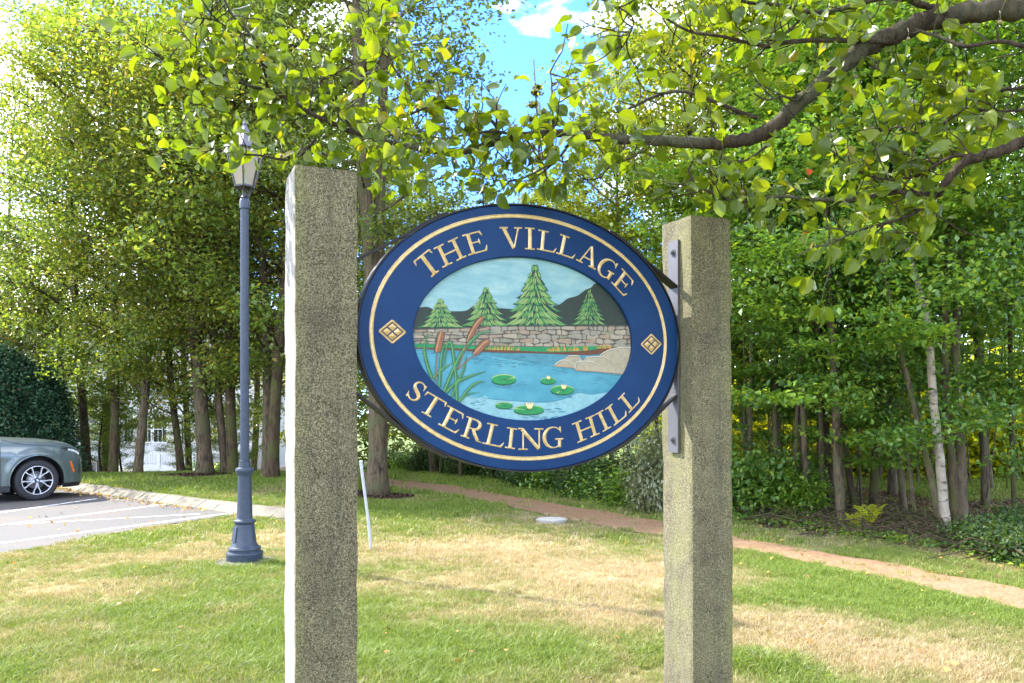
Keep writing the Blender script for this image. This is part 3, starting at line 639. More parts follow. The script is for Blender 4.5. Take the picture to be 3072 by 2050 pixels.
PBROWN = pm('painted_bank_brown', (0.082,0.027,0.008)); PDK = pm('painted_dark_outline', (0.008,0.017,0.014)); PORA = pm('painted_orange_grass', (0.374,0.184,0.024)); PPINE = pm('painted_pine', (0.004,0.088,0.031))
PPINE2 = pm('painted_pine_stroke', (0.061,0.170,0.037)); PPINE3 = pm('painted_pine_stroke_pale', (0.177,0.231,0.068)); PGROUT = pm('painted_mortar', (0.061,0.048,0.034)); PROCK = pm('painted_rock', (0.245,0.211,0.136)); PROCKL = pm('painted_rock_edge', (0.354,0.326,0.252))
PST = [pm('painted_stone_grey', (0.190,0.169,0.122)), pm('painted_stone_tan', (0.208,0.152,0.098)), pm('painted_stone_olive', (0.156,0.147,0.093)), pm('painted_stone_pale', (0.243,0.202,0.142))]
PLEAF = pm('painted_reed', (0.014,0.088,0.037)); PLEAFL = pm('painted_reed_light', (0.068,0.177,0.054)); PCAT = pm('painted_cattail', (0.156,0.061,0.024)); PCATL = pm('painted_cattail_light', (0.286,0.143,0.061))
PPAD = pm('painted_lily_pad', (0.010,0.163,0.041)); PPADD = pm('painted_lily_pad_shade', (0.004,0.068,0.024)); PPADL = pm('painted_lily_pad_edge', (0.224,0.306,0.095)); PFLO = pm('painted_flower', (0.490,0.258,0.054)); PFLOL = pm('painted_flower_pale', (0.578,0.422,0.204))
pic = put('picture', None, sign); 
def poly(name, pts, lay, mat, parent, conv=True, th=.0006):
    P = [Q(*p_) for p_ in pts] if conv else pts
    y = .013 - lay*.0007; n = len(P)
    tri = tessellate_polygon([[Vector((x, z, 0)) for x, z in P]])
    mb = MB(); mb.add([(x, y, z) for x, z in P]+[(x, y+th, z) for x, z in P], [tuple(t) for t in tri] + [(i, (i+1) % n, n+(i+1) % n, n+i) for i in range(n)])
    return mb.obj(name, mat, parent)
def brush(mb, pts, w, lay, conv=True):   # flat tapering brush stroke
    P = [Vector(Q(*p_)) for p_ in pts] if conv else [Vector(p_) for p_ in pts]; n = len(P); y = .013-lay*.0007
    w = [q*K8/2*.00118 for q in w]; vs = []
    for i, p_ in enumerate(P):
        d = P[min(i+1, n-1)]-P[max(i-1, 0)]; d.normalize(); nn = Vector((-d.y, d.x))*w[i]; vs += [(p_.x+nn.x, y, p_.y+nn.y), (p_.x-nn.x, y, p_.y-nn.y)]
    mb.add(vs, [(i*2, i*2+1, i*2+3, i*2+2) for i in range(n-1)])
def curve(pts, n=14):                    # Catmull-Rom through points
    P = [Vector((*p_, 0)) for p_ in pts]; P = [2*P[0]-P[1]]+P+[2*P[-1]-P[-2]]; o = []
    for k in range(1, len(P)-2):
        for i in range(n):
            t = i/n; a, b, c, d = P[k-1:k+3]; q = .5*((2*b)+(-a+c)*t+(2*a-5*b+4*c-d)*t*t+(-a+3*b-3*c+d)*t**3); o.append((q.x, q.y))
    o.append((P[-2].x, P[-2].y)); return o
R4 = random.Random(4)
# background panel
mb = MB(); e = ell(IA+.008, IB+.008, IX, IZ, 120); mb.add([(x, .0132, z) for x, z in e], [tuple(range(120))]); mb.obj('painted_sky', PSKY, pic)
poly('painted_hill', curve([(-10,490),(100,486),(180,484),(260,520),(410,522),(520,515),(600,470),(720,480),(850,495),(1000,505),(1200,500),(1350,465),(1400,438),(1445,405),(1530,380),(1600,330),(1655,305),(1690,272),(1760,290),(2050,560)], 5)+[(2100,700),(-10,720)], 1, PHILL, pic)
poly('painted_water', [(-20,820),(2080,860),(2080,1600),(-20,1600)], 1.2, PWAT, pic)
poly('painted_far_water', curve([(0,850),(400,868),(800,895),(1500,925),(1800,905),(1900,1000),(2010,1080),(1990,1120),(1700,1090),(1500,1050),(1350,1005),(1100,985),(900,955),(700,915),(500,905),(300,895),(0,880)], 4), 1.6, PMWAT, pic)
poly('painted_pale_water', curve([(440,1340),(520,1290),(640,1310),(690,1290),(750,1322),(900,1335),(1100,1350),(1250,1352),(1380,1330),(1460,1300),(1540,1265),(1650,1280),(1780,1262),(1900,1240)], 6)+[(1900,1600),(440,1600)], 1.7, PLWAT, pic)
mb = MB(); brush(mb, curve([(540,1296),(610,1312),(650,1290),(690,1310),(750,1318),(900,1332),(1100,1342),(1250,1342),(1380,1322),(1460,1290),(1540,1262),(1650,1275),(1780,1256),(1850,1245)], 5), [5]*66, 1.9); mb.obj('painted_wave_line', PDWAT, pic)
# stone wall
WT = lambda x: 684-(x-40)*.028 if x < 700 else 652; WBt = lambda x: 815+max(0, min(1, x/900))*25+max(0, (x-900)/1100)*12
wall = poly('stone_wall', [(0,684),(400,674),(700,655),(2050,650),(2050,858),(1000,845),(500,838),(0,815)], 2, PGROUT, pic)
rows = 5; xsr = []
fr = [0, .2, .4, .62, .82, 1.0]
def wy(x, r, k): return WT(x)+6 + (WBt(x)-WT(x)-6)*min(1, max(0, fr[r]+(.045*math.sin(x*.021+r*2.1)+.03*math.sin(x*.053+r) if 0 < r < rows else 0)))
for r in range(rows):
    x = -10+R4.uniform(0, 60)
    while x < 2040:
        wdt = R4.uniform(55, 135) if R4.random() > .15 else R4.uniform(30, 60); x2 = x+wdt; g = 4.0
        sl = R4.uniform(-12, 12) if r else 0; xx0, xx1 = x+g, x2-g; c_ = min(wdt, 40)*R4.uniform(.18, .38)
        t0 = lambda a: wy(a, r, 0)+g*.8; b0 = lambda a: wy(a, r+1, 0)-g*.8
        pts = [(xx0+c_, t0(xx0)), ((xx0+xx1)/2, t0((xx0+xx1)/2)+R4.uniform(-2, 2)), (xx1-c_, t0(xx1)), (xx1, t0(xx1)+c_*.6), (xx1+sl*.3, b0(xx1)-c_*.5), (xx1-c_*.8, b0(xx1)), (xx0+c_*.8, b0(xx0)), (xx0+sl*.3, b0(xx0)-c_*.5), (xx0, t0(xx0)+c_*.6)]
        poly('stone', pts, 2.7, PST[min(3, int(R4.random()**1.2*4))], wall, True, .0009)
        x = x2
# banks
poly('painted_green_bank', curve([(0,812),(400,828),(700,838),(1000,845),(1300,845),(1700,838),(1900,850),(1820,865),(1500,900),(1000,895),(500,868),(0,852)], 4), 3.6, PBANK, pic)
poly('painted_brown_bank', curve([(0,850),(400,858),(700,872),(1000,880),(1300,893),(1600,880),(1800,852),(1880,850),(1800,880),(1700,915),(1500,918),(1200,905),(800,897),(500,880),(0,858)], 4), 3.9, PBROWN, pic)
mb = MB()
for x0, x1, k in ((700, 1010, 34), (1250, 1560, 46), (1560, 1650, 9), (1690, 1830, 22)):
    for i in range(k):
        x = R4.uniform(x0, x1); yb = 885-abs(x-1300)*.02 if x < 1650 else 860; h = R4.uniform(15, 62)*(1-.5*abs((x-(x0+x1)/2)/(x1-x0)*2)**2); brush(mb, [(x, yb), (x+R4.uniform(-6, 6), yb-h*.5), (x+R4.uniform(-18, 18), yb-h)], [7, 5, 1], 4.3+R4.random()*.3)
mb.obj('painted_orange_grass', PORA, pic)
# pines
def pine(cx, top, base, hw, tiers, seed):
    r = random.Random(seed); H = base-top; L_ = [(cx, top)]; R_ = []
    for side in (1, -1):
        S_l = []
        for t in range(tiers):
            f0 = (t+.15)/tiers; f1 = (t+1)/tiers; y1 = top+H*f1; x_in = hw*(f0*.72); x_out = hw*f1*(.9+.2*r.random())
            S_l += [(cx+side*x_in, top+H*(f0+.01)), (cx+side*(x_in*.5+x_out*.5), top+H*(f0+(f1-f0)*.55)), (cx+side*x_out, y1-H*.01*r.uniform(0, 2)), (cx+side*x_out*.82, y1+H*.012), (cx+side*x_out*.72, y1-H*.015)]
        (L_ if side == 1 else R_).extend(S_l)
    pts = [(cx-4, top+4), (cx, top), (cx+4, top+4)] + L_[1:] + [(cx+hw*.7, base), (cx-hw*.7, base)] + list(reversed(R_))
    o = poly('painted_pine', pts, 2.4+seed*.02, PPINE, pic)
    for mat, lay, part in ((PDK, 3.05, 0), (PPINE2, 3.2, 1), (PPINE3, 3.4, 2)):
        mb = MB(); rr = random.Random(seed*10+part)
        for t in range(tiers):
            f1 = (t+1)/tiers; y1 = top+H*f1; wid = hw*f1; k = int(3+wid/ (11 if part else 13)) + t//2
            for i in range(k):
                u = -1+2*(i+.5)/k + rr.uniform(-.08, .08); ln = H/tiers*rr.uniform(.8, 1.25)*(1+.2*abs(u)); xe = cx+u*wid*.96; ye = y1+rr.uniform(-.35, .12)*H/tiers*(1-abs(u)*.6)
                if part == 2 and rr.random() > .5: continue
                if part == 1 and rr.random() > .82: continue
                xs_ = cx+u*wid*.55; ys_ = ye-ln*.75
                q = [(xs_, ys_), (xs_*.45+xe*.55+u*2, ys_*.4+ye*.6+3), (xe, ye)]; off = (3 if part == 0 else (0 if part == 1 else -2)); sw = (11 if part == 0 else (7.5 if part == 1 else 5))*max(.6, hw/130)
                brush(mb, [(a+off*.6, b+off) for a, b in curve(q, 3)], [sw*v for v in (.4,.8,1,1,.8,.5,.12)], lay+rr.random()*.12)
        mb.obj('needle_strokes', mat, o)
pine(287, 408, 668, 205, 6, 1); pine(700, 305, 655, 225, 7, 2); pine(1143, 95, 650, 290, 9, 3); pine(1637, 322, 645, 162, 8, 5)
# rocks
rk = poly('painted_rock', curve([(1310,1012),(1350,985),(1400,960),(1440,930),(1530,932),(1575,970),(1610,938),(1720,930),(1760,900),(1800,875),(1880,852),(2030,855)], 5)+[(2050,1090),(1900,1085),(1700,1062),(1510,1050),(1500,1030),(1400,1022)], 4.4, PROCK, pic)
mb = MB(); mb2 = MB()
for cv in ([(1320,1008),(1360,978),(1400,965),(1450,985),(1470,1012)], [(1440,928),(1530,928),(1570,972)], [(1505,1045),(1520,990),(1590,975),(1660,985),(1710,1010),(1750,1050)], [(1600,940),(1730,935),(1790,950),(1830,985),(1860,1010)], [(1730,925),(1770,895),(1830,870),(1890,870),(1930,910),(1955,960)], [(1890,850),(2030,850)]):
    cc = curve(cv, 6); brush(mb, cc, [9]*len(cc), 5.0); brush(mb2, [(a+5, b+6) for a, b in cc], [4]*len(cc), 5.05)
mb.obj('rock_edge', PROCKL, rk); mb2.obj('rock_outline', PGROUT, rk)
mb = MB(); brush(mb, [(1310,1018),(1500,1034),(1510,1056),(1700,1066),(1950,1092)], [8, 10, 12, 10, 8], 4.9); mb.obj('rock_foot', pm('painted_rock_foot', (0.286,0.170,0.102)), rk)
# ripples
mb = MB()
for x0, x1, y0, y1, k in ((560, 1150, 915, 1010, 46), (820, 1250, 985, 1030, 12), (1300, 1960, 1030, 1090, 34), (1640, 1930, 1080, 1200, 14), (960, 1060, 1165, 1200, 8), (800, 960, 1195, 1220, 10), (1330, 1420, 1150, 1170, 5), (1500, 1600, 1225, 1250, 7), (1310, 1480, 1280, 1310, 14), (560, 690, 1330, 1410, 14), (830, 930, 1395, 1415, 8), (1230, 1400, 1400, 1440, 14), (1050, 1330, 1475, 1500, 16), (60, 260, 895, 915, 6)):
    for i in range(k):
        x = R4.uniform(x0, x1); y = R4.uniform(y0, y1); l_ = R4.uniform(14, 62)*(x1-x0 > 150 and 1.15 or .7); brush(mb, [(x-l_/2, y), (x, y+R4.uniform(-1.5, 1.5)), (x+l_/2, y)], [3, R4.uniform(6, 9), 3], 2.1+R4.random()*.15)
rp_ = mb.obj('painted_ripples', PDWAT, pic); tag(rp_, kind='stuff')
# lily pads
def pad(cx, cy, rx, ry, notch, flower=None):
    o = poly('lily_pad', [(cx+rx*math.cos(a), cy+ry*math.sin(a)+ry*.26) for a in np.linspace(0, 6.283, 28)[:-1]], 4.4, PPADD, pic)
    poly('pad_edge', [(cx+rx*math.cos(a)-1, cy+ry*math.sin(a)-ry*.16) for a in np.linspace(0, 6.283, 28)[:-1]], 4.6, PPADL, o)
    na = math.radians(notch); pts = [(cx+rx*math.cos(a), cy+ry*.95*math.sin(a)) for a in np.linspace(na+.11, na+6.283-.11, 28)]+[(cx+rx*.12*math.cos(na), cy)]
    poly('pad_top', pts, 4.9, PPAD, o); mb = MB()
    for a in (-2.4, -.6, .5, 1.2, 2.5): brush(mb, [(cx, cy), (cx+rx*.55*math.cos(a), cy+ry*.6*math.sin(a))], [4, 2], 5.2)
    mb.obj('pad_vein', PPADD, o)
    if flower:
        fx, fy, fs = flower; fl = poly('flower', [(fx-fs*.75, fy-fs*.1), (fx-fs*.5, fy+fs*.6), (fx, fy+fs*.85), (fx+fs*.5, fy+fs*.6), (fx+fs*.75, fy-fs*.1), (fx+fs*.4, fy+fs*.1), (fx, fy-fs*.1), (fx-fs*.4, fy+fs*.1)], 5.4, PFLO, o)
        mb = MB()
        for a in (-.75, -.4, 0, .4, .75): brush(mb, [(fx+fs*a*.35, fy+fs*.6), (fx+fs*a*.8, fy), (fx+fs*a, fy-fs*.75)], [fs*.3, fs*.34, fs*.04], 5.7+abs(a)*.1)
        mb.obj('petals', PFLOL, o)
pad(861, 1142, 110, 42, -28); pad(1263, 1155, 69, 27, -80, (1262, 1122, 20)); pad(1392, 1238, 105, 38, 125, (1402, 1205, 30)); pad(864, 1378, 77, 27, -150); pad(1088, 1418, 136, 40, -160, (1092, 1375, 42))
# reeds and cattails
def blade(pts, w_, seed=0):
    cc = curve(pts, 6); n_ = len(cc); ww = [w_*min(1, (n_-1-i)/(n_*.45))**.8+.6 for i in range(n_)]
    mb = MB(); brush(mb, cc, ww, 6.0+seed*.05); o = mb.obj('reed', PLEAF, pic); mb = MB(); brush(mb, [(a-w_*.22, b-1) for a, b in cc], [v*.38 for v in ww], 6.5+seed*.05); mb.obj('reed_highlight', PLEAFL, o)
for i, (pts, w_) in enumerate([([(210,1130),(165,1000),(140,860),(172,725)], 30), ([(275,1210),(285,1050),(300,900),(320,800)], 30), ([(320,1250),(400,1060),(480,900),(560,800),(660,720),(790,712)], 34), ([(220,1130),(300,1050),(400,985)], 26),
    ([(435,1340),(425,1100),(400,900),(385,815),(350,820),(330,930),(325,1050)], 30), ([(340,1260),(430,1170),(560,1110),(705,1065)], 30), ([(390,1300),(450,1150),(500,1040),(525,920)], 26), ([(455,1345),(540,1230),(620,1170),(690,1158)], 26), ([(470,1330),(540,1275),(640,1256)], 14)]): blade(pts, w_, i % 5)
for stem_, head, wd_ in (([(240,1170),(243,1040),(255,900)], [(255,895),(262,850),(282,770),(300,705)], 56), ([(440,1050),(500,880),(540,780)], [(540,775),(570,715),(612,640),(670,575)], 46), ([(440,1055),(520,975),(585,925)], [(590,915),(640,860),(690,810),(728,790)], 58)):
    mb = MB(); cc = curve(stem_, 5); brush(mb, cc, [9]*len(cc), 6.9); o = mb.obj('cattail', PCAT, pic)
    cc = curve(head, 5); n_ = len(cc); ww = [wd_*min(1, .35+2.4*math.sin(math.pi*(i+.6)/(n_+.4))*.5) for i in range(n_)]; mb = MB(); brush(mb, cc, [v+8 for v in ww], 7.0); mb.obj('head_outline', PDK, o); mb = MB(); brush(mb, cc, ww, 7.2); mb.obj('seed_head', PCAT, o)
    mb = MB(); brush(mb, [(a-wd_*.2, b) for a, b in cc], [v*.25 for v in ww], 7.5); mb.obj('head_highlight', PCATL, o)
    d = Vector(cc[-1])-Vector(cc[-4]); mb = MB(); brush(mb, [cc[-1], (cc[-1][0]+d.x*.6, cc[-1][1]+d.y*.6)], [8, 2], 7.1); mb.obj('spike', PCAT, o)

# ------------------------------------------------------------------ lamp post
lp = gp(734, 1688); lamp = empty('street_lamp', lp, 0, 'slate blue fluted lamp post with black hexagonal lantern on a round concrete pad', 'street lamp')
LBLUE = N('slate_blue_paint'); p = LBLUE.objc(); f = LBLUE.noise(20, 5, .6, p); f2 = LBLUE.noise(55, 5, .8, p)
c = LBLUE.ramp(f, [(.3, (.021,.032,.050)), (.7, (.032,.045,.066))]); c = LBLUE.mix(LBLUE.ramp(f2, [(.70, (0,0,0)), (.74, (.5,.5,.5))]), c, (.16,.12,.13)); LBLUE = LBLUE.bsdf(c, .45, 0, .35, f, .1, .003)
LBLACK = flat('lantern_black', (.02,.019,.017), .4, .3, 30, 0, .5)
fl = lambda k, z: (-.07 if k % 2 else 0)
mb = MB(); mb.lathe([(.0,0),(.185,0),(.19,.012),(.19,.075),(.196,.082),(.192,.098),(.168,.104),(.166,.122),(.172,.135),(.165,.152),(.14,.16),(.135,.176),(.125,.19),(.10,.40),(.112,.412),(.116,.425),(.112,.438),(.09,.448),(.082,.462)], 32); bs = mb.obj('base', LBLUE, lamp); smooth_by_angle(bs, 35)
mb = MB(); mb.lathe([(.082,.462),(.081,.50),(.080,.53),(.070,.87),(.069,.915)], 32, 0, (0,0,0), lambda k, z: (-.07 if (k//1) % 2 and .52 < z < .88 else 0)); mb.lathe([(.069,.915),(.07,.925),(.095,.965),(.097,.985),(.09,1.0),(.063,1.01),(.060,1.075),(.064,1.08),(.048,1.085)], 32); o = mb.obj('fluted_shaft', LBLUE, lamp); smooth_by_angle(o, 35)
mb = MB(); mb.lathe([(.046,1.08),(.044,3.88)], 32, 0, (0,0,0), fl); o = mb.obj('pole', LBLUE, lamp); smooth_by_angle(o, 12)
mb = MB(); mb.lathe([(.050,3.80),(.054,3.805),(.054,3.885),(.048,3.90),(.036,3.925),(.02,3.94)], 28); o = mb.obj('collar', LBLUE, lamp); smooth_by_angle(o, 35)
mb = MB(); mb.box(-.04, .04, -.004, .004, -.08, .08); o = mb.obj('access_door', LBLUE, lamp, (-.085, -.078, .29), (0, .09, -.83)); o.rotation_euler = (math.radians(-7), 0, math.radians(-45))
lant = put('lantern', None, lamp, (0, 0, 3.92), (0, 0, math.radians(12)))
def hexp(r, z, k): a = math.radians(60*k+30); return Vector((r*math.cos(a), r*math.sin(a), z))
mb = MB(); mb.lathe([(.045,0),(.03,.02),(.024,.06),(.03,.085),(.05,.10),(.075,.115)], 16)
for k in range(6):
    mb.tube([hexp(.045, .0, k), hexp(.052, .04, k), hexp(.075, .08, k), hexp(.10, .112, k)], [.009, .008, .008, .009], 6)
    a, b = hexp(.105, .118, k), hexp(.105, .118, k+1); mb.bar(a, b, .016, .018)
mb.add([hexp(.1, .112, k) for k in range(6)], [tuple(range(6))]); mb.obj('cage_base', LBLACK, lamp, lant.location, lant.rotation_euler); 
bpy.data.objects.remove(lant)
LM = Matrix.Rotation(math.radians(12), 4, 'Z')
mb = MB()
for k in range(6):
    mb.bar(hexp(.105, .118, k), hexp(.205, .50, k), .014, .014); mb.bar(hexp(.205, .50, k), hexp(.205, .50, k+1), .02, .022)
    mb.bar(hexp(.205, .455, k), hexp(.205, .455, k+1).lerp(hexp(.205,.455,k+1),.5), .010, .010) if False else None
o = mb.obj('lantern_frame', LBLACK, lamp, (0, 0, 3.92), (0, 0, math.radians(12)))
m = N('frosted_pane'); b = m.n('BsdfPrincipled'); b.inputs['Base Color'].default_value = (.42, .37, .29, 1); b.inputs['Roughness'].default_value = .35
t = m.n('BsdfTranslucent'); t.inputs['Color'].default_value = (.6, .54, .42, 1); x = m.n('MixShader'); x.inputs[0].default_value = .45; m.l(b.outputs[0], x.inputs[1]); m.l(t.outputs[0], x.inputs[2]); m.l(x.outputs[0], m.o.inputs[0]); PANE = m.m
for k in range(6):
    mb = MB(); q = [hexp(.103, .122, k), hexp(.103, .122, k+1), hexp(.203, .498, k+1), hexp(.203, .498, k)]; nn = (q[1]-q[0]).cross(q[3]-q[0]).normalized()*.003
    mb.add([p_ for p_ in q]+[p_-nn for p_ in q], [(0,1,2,3),(7,6,5,4),(0,4,5,1),(1,5,6,2),(2,6,7,3),(3,7,4,0)]); mb.obj('pane', PANE, lamp, (0, 0, 3.92), (0, 0, math.radians(12)))
LROOF = flat('lantern_roof_blue', (.05,.05,.085), .4, .2, 30, 0, .5)
mb = MB(); prof = [(.235,.505),(.225,.525),(.17,.56),(.12,.615),(.085,.68),(.065,.70),(.062,.72),(.05,.735),(.03,.77),(.022,.79),(.026,.80),(.02,.815),(.004,.86)]
vs = []; 
for r_, z_ in prof: vs += [hexp(r_, z_, k) for k in range(6)]
mb.add(vs, [(i*6+k, i*6+(k+1) % 6, (i+1)*6+(k+1) % 6, (i+1)*6+k) for i in range(len(prof)-1) for k in range(6)]+[tuple(range(6))]); mb.obj('roof', LROOF, lamp, (0, 0, 3.92), (0, 0, math.radians(12)))
# pad
m = N('mossy_concrete'); p = m.pos(); f = m.noise(40, 6, .75, p); f2 = m.noise(6, 4, .6, p)
c = m.mix(m.ramp(f2, [(.42, (0,0,0)), (.6, (.8,.8,.8))]), m.ramp(f, [(.3, (.05,.045,.03)), (.6, (.15,.14,.10))]), (.03,.035,.012)); CONC = m.bsdf(c, .95, 0, .2, f, .9, .01)
mb = MB(); n_ = 40; vs = []
for r_, z_ in ((.0, .03), (.27, .032), (.31, .02), (.32, -.06)):
    for k in range(n_):
        a = 6.2832*k/n_; rr = r_*(1+.05*mnoise.noise(Vector((math.cos(a)*2, math.sin(a)*2, 0)))); vs.append((rr*math.cos(a)*1.02, rr*math.sin(a), z_+.006*mnoise.noise(Vector((rr*9*math.cos(a), rr*9*math.sin(a), 1)))))
mb.add(vs, [(i*n_+k, i*n_+(k+1) % n_, (i+1)*n_+(k+1) % n_, (i+1)*n_+k) for i in range(3) for k in range(n_)])
o = mb.obj('concrete_pad', CONC, None, (lp.x+.02, lp.y, 0), smooth=True); tag(o, 'weathered round concrete pad under the lamp post', 'concrete pad'); lamp.location.z = .02

# ------------------------------------------------------------------ stake, lid
mb = MB(); b0 = gp(1113, 1652); t0 = px(1084, 1383, 9.25); n_ = 10; pts = [b0.lerp(t0, i/n_)+Vector((.006*math.sin(i*.5), 0, 0)) for i in range(n_+1)]; pts[0].z = -.1
WHITEP = flat('weathered_white_plastic', (.36,.38,.40), .5, .1, 8); 
for i in range(n_): 
    pass
mb.tube(pts, [.017]*n_+[.019], 8); o = mb.obj('marker_stake', WHITEP); tag(o, 'white leaning marker stake in front of the large tree trunk', 'stake')
mb = MB(); mb.lathe([(.0,-.03),(.235,-.03),(.235,.045),(.228,.052),(.0,.052)], 36); lid = gp(1655, 1567)
o = mb.obj('concrete_cover', flat('pale_concrete', (.24,.23,.19), .9, .25, 14), None, (lid.x, lid.y, 0)); smooth_by_angle(o, 40); tag(o, 'round pale concrete utility cover on the sunlit grass', 'utility cover')
mb = MB(); mb.lathe([(.0,.0515),(.205,.0515),(.203,.055),(.0,.055)], 36); mb.obj('cover_top', flat('pale_concrete_top', (.34,.33,.28), .9, .15, 18), o)
# ------------------------------------------------------------------ foliage and trees
def leaf_arrays(C, size, r, up=.5, fold=.18, ratio=.62, dirs=None, droop=.3):
    n = len(C); d = r.normal(0, 1, (n, 3)) if dirs is None else dirs + r.normal(0, .6, (n, 3))
    d[:, 2] = d[:, 2]*.6 - droop; d /= np.linalg.norm(d, axis=1)[:, None]
    nn = r.normal(0, 1, (n, 3)); nn[:, 2] = np.abs(nn[:, 2]) + up*2; nn -= d*np.sum(nn*d, 1)[:, None]; nn /= np.linalg.norm(nn, axis=1)[:, None]
    s = np.cross(d, nn); L_ = size*r.uniform(.65, 1.3, n)[:, None]; W = L_*ratio*.5
    a = C - d*L_*.5; b = C + s*W + nn*L_*fold - d*L_*.05; c = C + d*L_*.5; e = C - s*W + nn*L_*fold - d*L_*.05
    V = np.stack([a, b, c, e], 1).reshape(-1, 3); F = np.arange(4*n).reshape(n, 4); return V, F
def leaf_mesh(name, C, size, mat, seed=0, **kw):
    V, F = leaf_arrays(np.asarray(C, float), size, np.random.default_rng(seed), **kw); return np_mesh(name, V, F, mat)
def make_tree(seed, H, r0, z0, R, nl, nleaf, lsize, bark, leafm, style='round', clump=.22, asc=.45, seg=9, gaps=.0, up=.5, twigs=5, flare=1.35, fork=False):
    r = np.random.default_rng(seed); rr = random.Random(seed); mb = MB()
    bx, by = rr.uniform(-.02, .02)*H, rr.uniform(-.02, .02)*H
    def tp(t): return Vector((bx*math.sin(t*3)+.012*H*math.sin(t*7+seed), by*math.sin(t*2.6)+.01*H*math.sin(t*5+seed*2), t*H))
    ts = [0, .012, .03, .06, .12, .2, .3, .4, .5, .6, .7, .8, .9, .98]
    rad = [r0*(flare if t == 0 else (1+(flare-1)*.45 if t < .02 else (1+(flare-1)*.15 if t < .04 else 1)))*(1-t)**.75+.012 for t in ts]
    pts = [tp(t) for t in ts]; pts[0].z = -.15; mb.tube(pts, rad, seg+2, jit=.05)
    if fork:
        p0 = tp(.14); q = [p0+Vector((.03*k*k*fork*.16, .02*k, k*H*.075)) for k in range(10)]; mb.tube(q, [r0*.75*(1-k/10.5)**.7+.01 for k in range(10)], seg)
    cl = []
    for i in range(nl):
        t = (i+.5)/nl; z = z0 + (H*.97-z0)*t**.9
        if style == 'round': pr = math.sin(math.pi*(.14+.80*t))**.75
        elif style == 'cone': pr = (1-t)**.7*1.05+.05
        elif style == 'col': pr = math.sin(math.pi*(.2+.74*t))**.5
        else: pr = math.sin(math.pi*(.3+.62*t))
        if rr.random() < gaps: continue
        a = i*2.399963+rr.uniform(-.4, .4); ln = R*pr*rr.uniform(.72, 1.12); base = tp(max(.02, z/H - .10*asc)); ex = base + Vector((math.cos(a)*ln, math.sin(a)*ln, ln*asc*rr.uniform(.6, 1.3)))
        mid = base.lerp(ex, .5)+Vector((rr.uniform(-.1, .1)*ln, rr.uniform(-.1, .1)*ln, ln*.06))
        rb = max(.008, min(r0*.4, .012*ln+.006)); P_ = [base, base.lerp(mid, .5)+Vector((0, 0, -.02*ln)), mid, mid.lerp(ex, .5)+Vector((0, 0, .03*ln)), ex]
        mb.tube(P_, [rb, rb*.8, rb*.6, rb*.4, rb*.15], 5)
        for q in range(5): cl.append((P_[2].lerp(ex, q/4), ln*.30))
        for k in range(twigs):
            f = rr.uniform(.35, 1.0); b0 = base.lerp(ex, f); a2 = a+rr.choice((-1, 1))*rr.uniform(.5, 1.3); l2 = ln*rr.uniform(.2, .42); e2 = b0+Vector((math.cos(a2)*l2, math.sin(a2)*l2, l2*rr.uniform(-.15, .5)))
            mb.tube([b0, b0.lerp(e2, .5)+Vector((0, 0, .02)), e2], [rb*.35, rb*.22, .004], 4, cap=False); cl += [(b0.lerp(e2, .5), .8*l2), (e2, l2*.6), (e2+Vector((rr.uniform(-1, 1), rr.uniform(-1, 1), rr.uniform(-.6, .6)))*l2*.5, l2*.5)]
    cc = np.array([tuple(c) for c, _ in cl]); cs = np.array([s for _, s in cl]); wgt = (.5+r.random(len(cc)))*(.3+cs); wgt /= wgt.sum()
    idx = r.choice(len(cc), nleaf, p=wgt); sd = np.clip(clump*.62+cs[idx]*.26, clump*.6, clump*2.2)[:, None]
    C = cc[idx] + r.normal(0, 1, (nleaf, 3))*sd*np.array([1, 1, .6 if style != 'layer' else .16])
    tm = mb.mesh('trunk', bark, True); cm = leaf_mesh('crown', C, lsize, leafm, seed+1, up=up, droop=.3 if style != 'layer' else .12); return tm, cm
def place_tree(name, meshes, loc, rz=0, sc=1.0, label=None, cat='tree', group=None, lean=(0, 0), crown_name='crown', mats=None):
    o = empty(name, loc, rz, label, cat, group); o.scale = (sc,)*3 if not hasattr(sc, '__len__') else sc; o.rotation_euler = (lean[0], lean[1], rz)
    put('trunk', meshes[0], o); put(crown_name, meshes[1], o); return o
def G(x, Y): 
    X = (x-CX)/FPX*Y; return Vector((X, Y, float(gz(X, Y))))
T_A = make_tree(11, 14, .112, 2.3, 3.1, 40, 24000, .105, BARK_D, LEAF_L, 'round', .24)
T_A2 = make_tree(12, 13, .105, 2.2, 2.8, 38, 22000, .105, BARK_O, LEAF_C, 'round', .24, .6)
T_OAK = make_tree(13, 15, .185, 4.6, 2.9, 42, 24000, .10, BARK_O, LEAF_D, 'round', .22, .5, 12, .0, flare=1.6, fork=1)
T_C = make_tree(14, 10.5, .17, 2.6, 2.9, 48, 30000, .09, BARK_O, LEAF_C, 'round', .19, 1.05, 12, .0, twigs=6, flare=1.7)
T_B = make_tree(15, 17, .10, 2.5, 1.9, 44, 15000, .12, BARK_O, LEAF_B, 'col', .17, .35)
T_SP = make_tree(16, 12, .06, 3.5, .75, 30, 3600, .11, BARK_O, LEAF_B, 'cone', .09, .5)
T_R = make_tree(17, 12, .065, 3.4, 2.7, 34, 15000, .105, BARK, LEAF_R, 'layer', .17, .12, up=1.2)
T_R2 = make_tree(18, 12.5, .062, 3.8, 2.4, 30, 14000, .10, BARK, LEAF_R, 'round', .22, .5)
T_Y = make_tree(19, 11.5, .07, 2.6, 2.5, 34, 17000, .11, BARK, LEAF_YT, 'round', .22, .55)
T_S = make_tree(20, 8.5, .03, 1.6, 1.0, 18, 1700, .095, BARK, LEAF_R, 'layer', .16, .2, 6)
